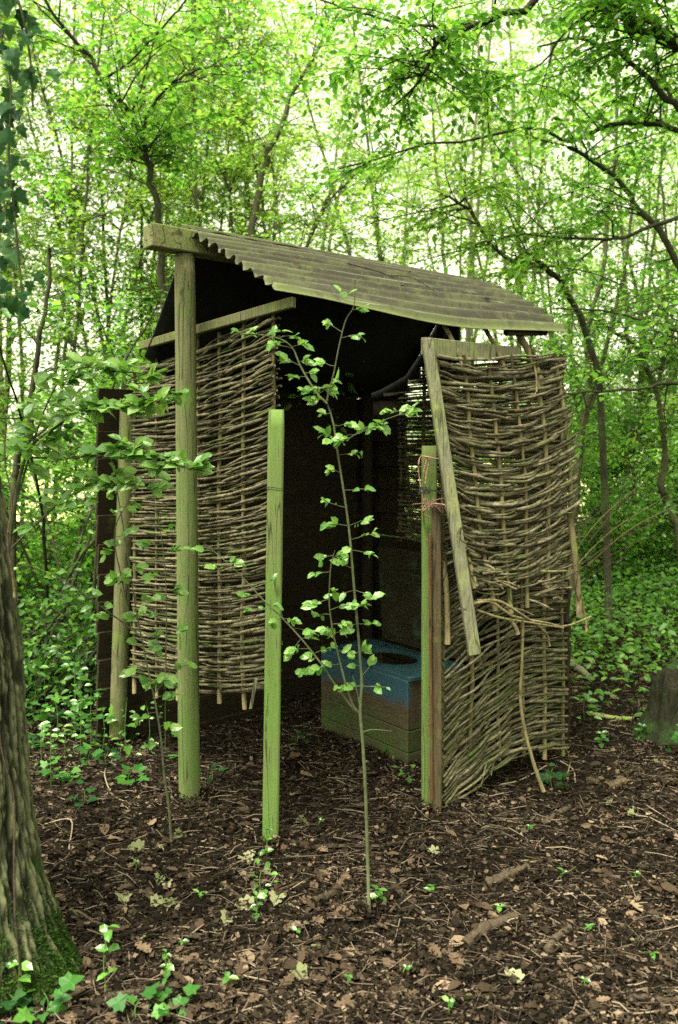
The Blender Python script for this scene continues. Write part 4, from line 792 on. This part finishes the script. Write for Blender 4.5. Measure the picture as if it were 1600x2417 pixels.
for k, (px, py, n_, lab) in enumerate([(70, 1760, 16, 'ivy patch touching the old trunk high on the ground'), (215, 1790, 14, 'ivy patch in front of the plank wall end'), (130, 1700, 16, 'ivy patch behind the grey fallen branch'), (310, 1850, 10, 'ivy patch beside the leggy sapling foot'), (20, 2395, 14, 'ivy patch in the very bottom corner'), (330, 2410, 10, 'ivy patch at the bottom edge near the thin seedling'), (200, 1900, 8, 'ivy patch below the grey fallen branch')]):
    seedling(lab, px, py, .06, n_, .055, 680 + k, 'seedivy' if k % 2 else 'ivy', whorl=False, name='ivy_sprig', cat='ivy')
for k in range(14):
    px, py = [(85, 1690), (130, 1740), (175, 1720), (215, 1745), (100, 1800), (155, 1790), (60, 1730), (240, 1760), (190, 1770), (120, 1860), (345, 1760), (390, 1745), (430, 1770), (1380, 1700)][k]
    o = seedling('leafy green shoot in the undergrowth at the side of the shelter', px, py, r.uniform(.12, .38), int(r.integers(10, 18)), r.uniform(.042, .058), 720 + k, 'seed' if k % 3 else 'seedivy', name='green_shoot', cat='shoot', whorl=False); o['group'] = 'shoots in the undergrowth beside the shelter'
# twig and leaves lying on the roof
b = MB(); P = smooth([hp(.62, .30, 2.30), hp(.68, .42, 2.255), hp(.72, .50, 2.215)], 10); b.tube(P, np.linspace(.0035, .0025, 10), 5); b.tube(smooth([hp(.70, .47, 2.23), hp(.80, .52, 2.225), hp(.86, .60, 2.16)], 8), .002, 5); tag(b.build('roof_twig', MAT['stick']), 'dead twig lying on the corrugated roof', 'twig')
for k, (t_, s_) in enumerate([(.75, .50), (1.1, .2), (.3, .35), (1.35, .45)]):
    o = put_leaf(pick(r, 'fall'), hp(t_, s_, 2.43 - (s_ + .045) / .715 * .385 + .05), np.array([*r.normal(0, 1, 2), -.2]), V2 * .45 + Z3 + r.normal(0, .2, 3), .04, None, 'roof_leaf'); tag(o, 'dry brown leaf stuck on the corrugated roof', 'leaf', 'leaves on the roof')
# ================================================================== STUMP
ST = empty('rotten_stump', at(1590, 1740, 4.15) * np.array([1, 1, 0]), 'dark rotten tree stump with ivy at the right edge', 'stump')
b = MB(); aa = np.linspace(0, 2 * np.pi, 70, endpoint=False); zz = np.linspace(-.05, .42, 40); A_, Zg = np.meshgrid(aa, zz); top = .16 + .34 * fbm(np.cos(A_) * 2 + 5, np.sin(A_) * 2, 3, 31)
Zc = np.minimum(Zg, top); rr_ = (.17 + .12 * np.exp(-np.clip(Zc, 0, 1) / .12)) * (1 + .12 * np.cos(A_ * 4)) + .05 * (fbm(np.cos(A_) * 4 + 3, np.sin(A_) * 4 + Zc * 3, 4, 33) - .5); rr_ = rr_ + .045 * np.abs(np.sin(7 * A_ + 3 * fbm(A_ * 2, Zc * 4, 3, 35))) - .02; rr_ = np.where(Zg > top, rr_ * np.clip(1 - (Zg - top) * 7, .2, 1), rr_)
i = np.arange(39)[:, None] * 70; k = np.arange(70)[None]; k2 = (k + 1) % 70; c0 = np.array(ST.location)
b.add(np.stack([c0[0] + .12 + rr_ * np.cos(A_), c0[1] + rr_ * np.sin(A_), Zc - .08 * np.clip(Zg - top, 0, 1)], -1), np.stack([i + k, i + k2, i + 70 + k2, i + 70 + k], -1).reshape(-1, 4)); b.f[70] = [np.array([list(range(39 * 70, 40 * 70))])]
b.build('wood', woodmat('rotten_wood', (.006, .006, .004), (.03, .027, .017), (.02, .045, .01), .4, (30, 30, 4), bs=.9), ST)
r = np.random.default_rng(44); P = smooth([c0 + np.array([-.02, -.2, .0]), c0 + np.array([-.03, -.22, .2]), c0 + np.array([.02, -.12, .42])], 12); b = MB(); b.tube(P, .005, 5); b.build('ivy_stem', MAT['straw'], ST)
for k in range(16): put_leaf(pick(r, 'seedivy'), P[r.integers(0, 12)] + r.normal(0, .05, 3) - np.array([0, .03, 0]), r.normal(0, 1, 3), np.array([r.normal(0, .4), -1, r.normal(.5, .4)]), r.uniform(.04, .065), ST)
# ================================================================== LOGS AND STICKS
def stick(label, pts, r0, r1, seed, name='stick', cat='stick', mat='stick', lift=.0):
    r = np.random.default_rng(seed); P = np.array([gp(x, y) + np.array([0, 0, r0 * .75 + lift * (j % 2)]) for j, (x, y) in enumerate(pts)]); e_c = P.mean(0); n = 18; Q = smooth(P, n); Q[1:-1] += r.normal(0, r0 * .12, (n - 2, 3)); b = MB(); b.tube(Q - e_c, np.linspace(r0, r1, n) * r.uniform(.88, 1.12, n), 9)
    o = b.build(name, MAT[mat]); o.location = tuple(e_c); return tag(o, label, cat)
stick('thick dark log end half buried in the foreground litter', [(1096, 2235), (1150, 2195), (1218, 2168)], .017, .016, 1, 'log', 'log')
stick('dark log lying behind the half buried log', [(1145, 2095), (1195, 2070), (1243, 2050)], .017, .014, 2, 'log', 'log')
stick('short thick stick right of the half buried log', [(1285, 2255), (1310, 2225), (1345, 2195)], .013, .01, 3)
stick('reddish stick before the foot of the lower wattle', [(1278, 1945), (1310, 1925), (1345, 1905)], .012, .011, 4)
stick('straight brown stick lying along the foot of the door post', [(1060, 1920), (1130, 1925), (1205, 1930), (1270, 1927)], .007, .005, 5)
stick('long bent branch behind the doorway sapling', [(660, 1992), (740, 2008), (830, 2006), (900, 2002), (1020, 1982)], .009, .006, 6)
stick('long thin twig crossing the litter below the bent branch', [(690, 2133), (780, 2135), (850, 2140)], .006, .004, 7)
stick('stick sloping down beside the mossy root', [(166, 2152), (210, 2175), (263, 2205)], .010, .009, 8)
stick('short reddish stick against the mossy root', [(89, 2292), (130, 2275), (168, 2259)], .009, .008, 9)
stick('dark branch running from the mossy root to the corner', [(120, 2345), (165, 2290), (213, 2236)], .014, .011, 10)
stick('long reddish stick near the bottom edge', [(245, 2356), (330, 2345), (420, 2328)], .010, .009, 11)
stick('brown stick lying level at the bottom middle', [(1048, 2353), (1130, 2352), (1210, 2356)], .008, .007, 12)
stick('stick reaching in from the right at the bottom', [(1455, 2352), (1530, 2362), (1620, 2372)], .008, .007, 13)
stick('thin curved twig at the bottom right', [(1463, 2412), (1475, 2370), (1505, 2330)], .006, .004, 14)
stick('slanting twig between the logs and right edge', [(1390, 2150), (1410, 2120), (1440, 2095)], .005, .004, 15)
stick('small log by the roots of the doorway sapling', [(740, 2140), (770, 2125), (800, 2105)], .015, .014, 16, 'log', 'log')
stick('dark stub of wood right of the doorway sapling', [(925, 2088), (950, 2120), (985, 2138)], .012, .010, 17, 'log', 'log')
stick('pale weathered log in the ground cover behind the wattle', [(1335, 1570), (1365, 1590), (1395, 1612)], .028, .02, 18, 'log', 'log', 'grey')
stick('mossy bark strip lying on the right path', [(1390, 1690), (1440, 1695), (1490, 1700)], .016, .012, 19, 'log', 'log', 'railw')
stick('pinkish broken branch on the right path', [(1430, 1862), (1450, 1858), (1475, 1852)], .018, .015, 20, 'log', 'log', 'brown')
stick('short stick lying on the right path', [(1470, 1835), (1495, 1825), (1515, 1822)], .010, .008, 21)
stick('grey branch lying between trunk and tall pole', [(145, 1865), (180, 1850), (210, 1832)], .013, .010, 22)
stick('reddish stick in front of the corner post', [(315, 1812), (340, 1830), (362, 1845)], .011, .008, 23)
stick('bare twig left of the short post base', [(520, 2095), (545, 2110), (570, 2130)], .007, .006, 24)
for k in range(46):
    r = np.random.default_rng(900 + k); px, py = r.uniform(120, 1580), 1880 + 520 * r.random() ** .8; a = r.normal(0, .5); L_ = r.uniform(30, 95)
    o = stick('thin brown twig lying loose on the leaf litter', [(px - L_ * math.cos(a), py + L_ * .5 * math.sin(a)), (px, py + r.normal(0, 5)), (px + L_ * math.cos(a), py - L_ * .5 * math.sin(a))], r.uniform(.0025, .0055), .002, 900 + k, 'twig', 'twig', 'stick' if r.random() < .7 else 'straw', .004); o['group'] = 'loose twigs on the leaf litter'
for k, pts in enumerate(([(98, 1955), (167, 1962), (163, 2010), (172, 2024)], [(250, 1797), (248, 1850), (270, 1885), (330, 1910)])):
    P = [gp(x, y) + np.array([0, 0, .004]) for x, y in pts]; P[1][2] += .03; b = MB(); Q = smooth(P, 16); b.tube(Q, .003, 5); tag(b.build('dry_stalk', MAT['straw']), ['pale bent dry stalk right of the old trunk', 'pale curved dry stalk before the corner post'][k], 'stalk')
for k, pts in enumerate(([(1322, 1805), (1352, 1818), (1358, 1855)], [(1180, 1858), (1230, 1840), (1290, 1815)], [(1335, 1770), (1345, 1800), (1340, 1835)])):
    P = [gp(x, y) + np.array([0, 0, .02 - .012 * (j % 2)]) for j, (x, y) in enumerate(pts)]; b = MB(); b.tube(smooth(P, 12), .0035, 5); tag(b.build('dry_stalk', MAT['straw']), ['kinked straw stalk at the far foot of the lower wattle', 'long straw stalk under the lower wattle', 'upright straw stalk beside the wattle corner stake'][k], 'stalk')
# ================================================================== FALLEN LEAVES (countable ones)
r = np.random.default_rng(55)
PALE = [(340, 2010), (365, 2008), (430, 1975), (380, 2080), (395, 2095), (355, 2140), (390, 2150), (335, 2225), (600, 2030), (575, 2032), (540, 2165), (760, 2242), (1010, 2018), (1020, 2022), (1230, 2320), (725, 2305), (1500, 1925), (1440, 1905), (655, 2120), (600, 2145), (285, 2120), (720, 1945), (620, 2062), (1440, 1650), (1540, 1800)]
for px, py in PALE:
    o = put_leaf(pick(r, 'pale'), gp(px, py) + np.array([0, 0, .012]), np.array([*r.normal(0, 1, 2), 0]), np.array([r.normal(0, .3), -.25 + r.normal(0, .3), 1]), r.uniform(.04, .072), None, 'fallen_leaf'); tag(o, 'pale yellow-green lobed leaf fallen on the litter', 'leaf', 'pale fallen leaves')
for k in range(290):
    while True:
        px, py = r.uniform(60, 1595), 1740 + 670 * r.random() ** .8
        if vnoise(px / 110., py / 60., 17) > r.uniform(.3, .75): break
    o = put_leaf(pick(r, 'fall'), gp(px, py) + np.array([0, 0, r.uniform(.012, .022)]), np.array([*r.normal(0, 1, 2), 0]), np.array([r.normal(0, .25), -.15 + r.normal(0, .25), 1]), r.uniform(.03, .075), None, 'fallen_leaf'); tag(o, 'dry brown leaf lying on top of the litter', 'leaf', 'brown fallen leaves')
# ================================================================== LITTER MASS
def scatter(n, r, y0=1.75, y1=7.5, pw=2.2):
    Y = y0 + (y1 - y0) * r.random(n) ** pw; x = r.uniform(-1, 1, n) * (.48 * Y + .35); return x, Y
r = np.random.default_rng(61); N = 120000; x, Y = scatter(N, r, pw=1.6); a = np.linspace(0, 2 * np.pi, 6, endpoint=False)
tv = np.vstack([[0, 0, 0], np.column_stack([np.cos(a) * .5, np.sin(a) * .32, .10 * np.cos(2 * a + .5)])]); tf = np.array([[0, 1 + q, 1 + (q + 1) % 6] for q in range(6)])
BASES = [at(447, 1888, 3.4), at(638, 1985, 3.05), at(1013, 1898, 3.36), at(277, 1730, 4.18), at(1034, 1900, 3.4), at(872, 2163, 2.56)]
hz_ = r.uniform(.001, .022, N)
for k, c in enumerate(BASES):
    j = slice(k * 260, k * 260 + 260); a2 = r.uniform(0, 6.28, 260); d2 = (.012 if k == 5 else .04) + np.abs(r.normal(0, .04, 260)); x[j] = c[0] + d2 * np.cos(a2); Y[j] = c[1] + d2 * np.sin(a2); hz_[j] = r.uniform(0, 1, 260) * np.clip(.045 - (d2 - .03) * .35, .01, .05)
pos = np.column_stack([x, Y, gz(x, Y) + hz_]); B = basis(np.column_stack([r.normal(0, 1, (N, 2)), r.normal(0, .25, N)]), np.array([0, -.1, 1.]) + r.normal(0, .6, (N, 3))); sc = np.repeat(r.uniform(.005, .022, (N, 1)) * np.where(r.random((N, 1)) < .12, 1.9, 1), 3, 1)
v = tv[None] * r.uniform(.45, 1.3, (N, 7, 1)) * sc[:, None, :]; v = np.einsum('nij,nkj->nki', B, v) + pos[:, None]
b = MB(); b.v = [v.reshape(-1, 3)]; b.n = N * 7; b.f = {3: [(np.arange(N)[:, None, None] * 7 + tf[None]).reshape(-1, 3)]}
tag(b.build('leaf_litter', MAT['litter'], sm=False), 'mass of crumbled brown leaf litter covering the floor', 'litter', kind='stuff')
N = 34000; x, Y = scatter(N, r, pw=1.6); b = MB(); a_ = r.normal(0, .8, N); L_ = r.uniform(.02, .17, N) * r.uniform(.3, 1, N)
base = np.column_stack([x, Y, gz(x, Y) + r.uniform(.004, .018, N)]); d = np.column_stack([np.cos(a_), np.sin(a_), r.normal(0, .12, N)]); bend = np.column_stack([r.normal(0, .08, (N, 2)), r.normal(0, .05, N)])
u = np.array([-.5, 0, .5]); P = base[:, None] + d[:, None] * (u[None, :, None] * L_[:, None, None]) + bend[:, None] * ((.25 - u ** 2)[None, :, None] * L_[:, None, None] * 4)
sd_ = nrm(np.cross(d, [0, 0, 1.])); upv = np.cross(sd_, d); rad = r.uniform(.0007, .0024, N) * r.uniform(.6, 1.2, N); an = np.linspace(0, 2 * np.pi, 4, endpoint=False)
v = P[:, :, None] + rad[:, None, None, None] * (np.cos(an)[None, None, :, None] * sd_[:, None, None] + np.sin(an)[None, None, :, None] * upv[:, None, None]); q = []
for s_ in range(2):
    for k in range(4): q.append([s_ * 4 + k, s_ * 4 + (k + 1) % 4, s_ * 4 + 4 + (k + 1) % 4, s_ * 4 + 4 + k])
b.v = [v.reshape(-1, 3)]; b.n = N * 12; b.f = {4: [(np.arange(N)[:, None, None] * 12 + np.array(q)[None]).reshape(-1, 4)]}
tag(b.build('twig_litter', MAT['twigs']), 'mass of fine twigs strewn over the floor', 'litter', kind='stuff')
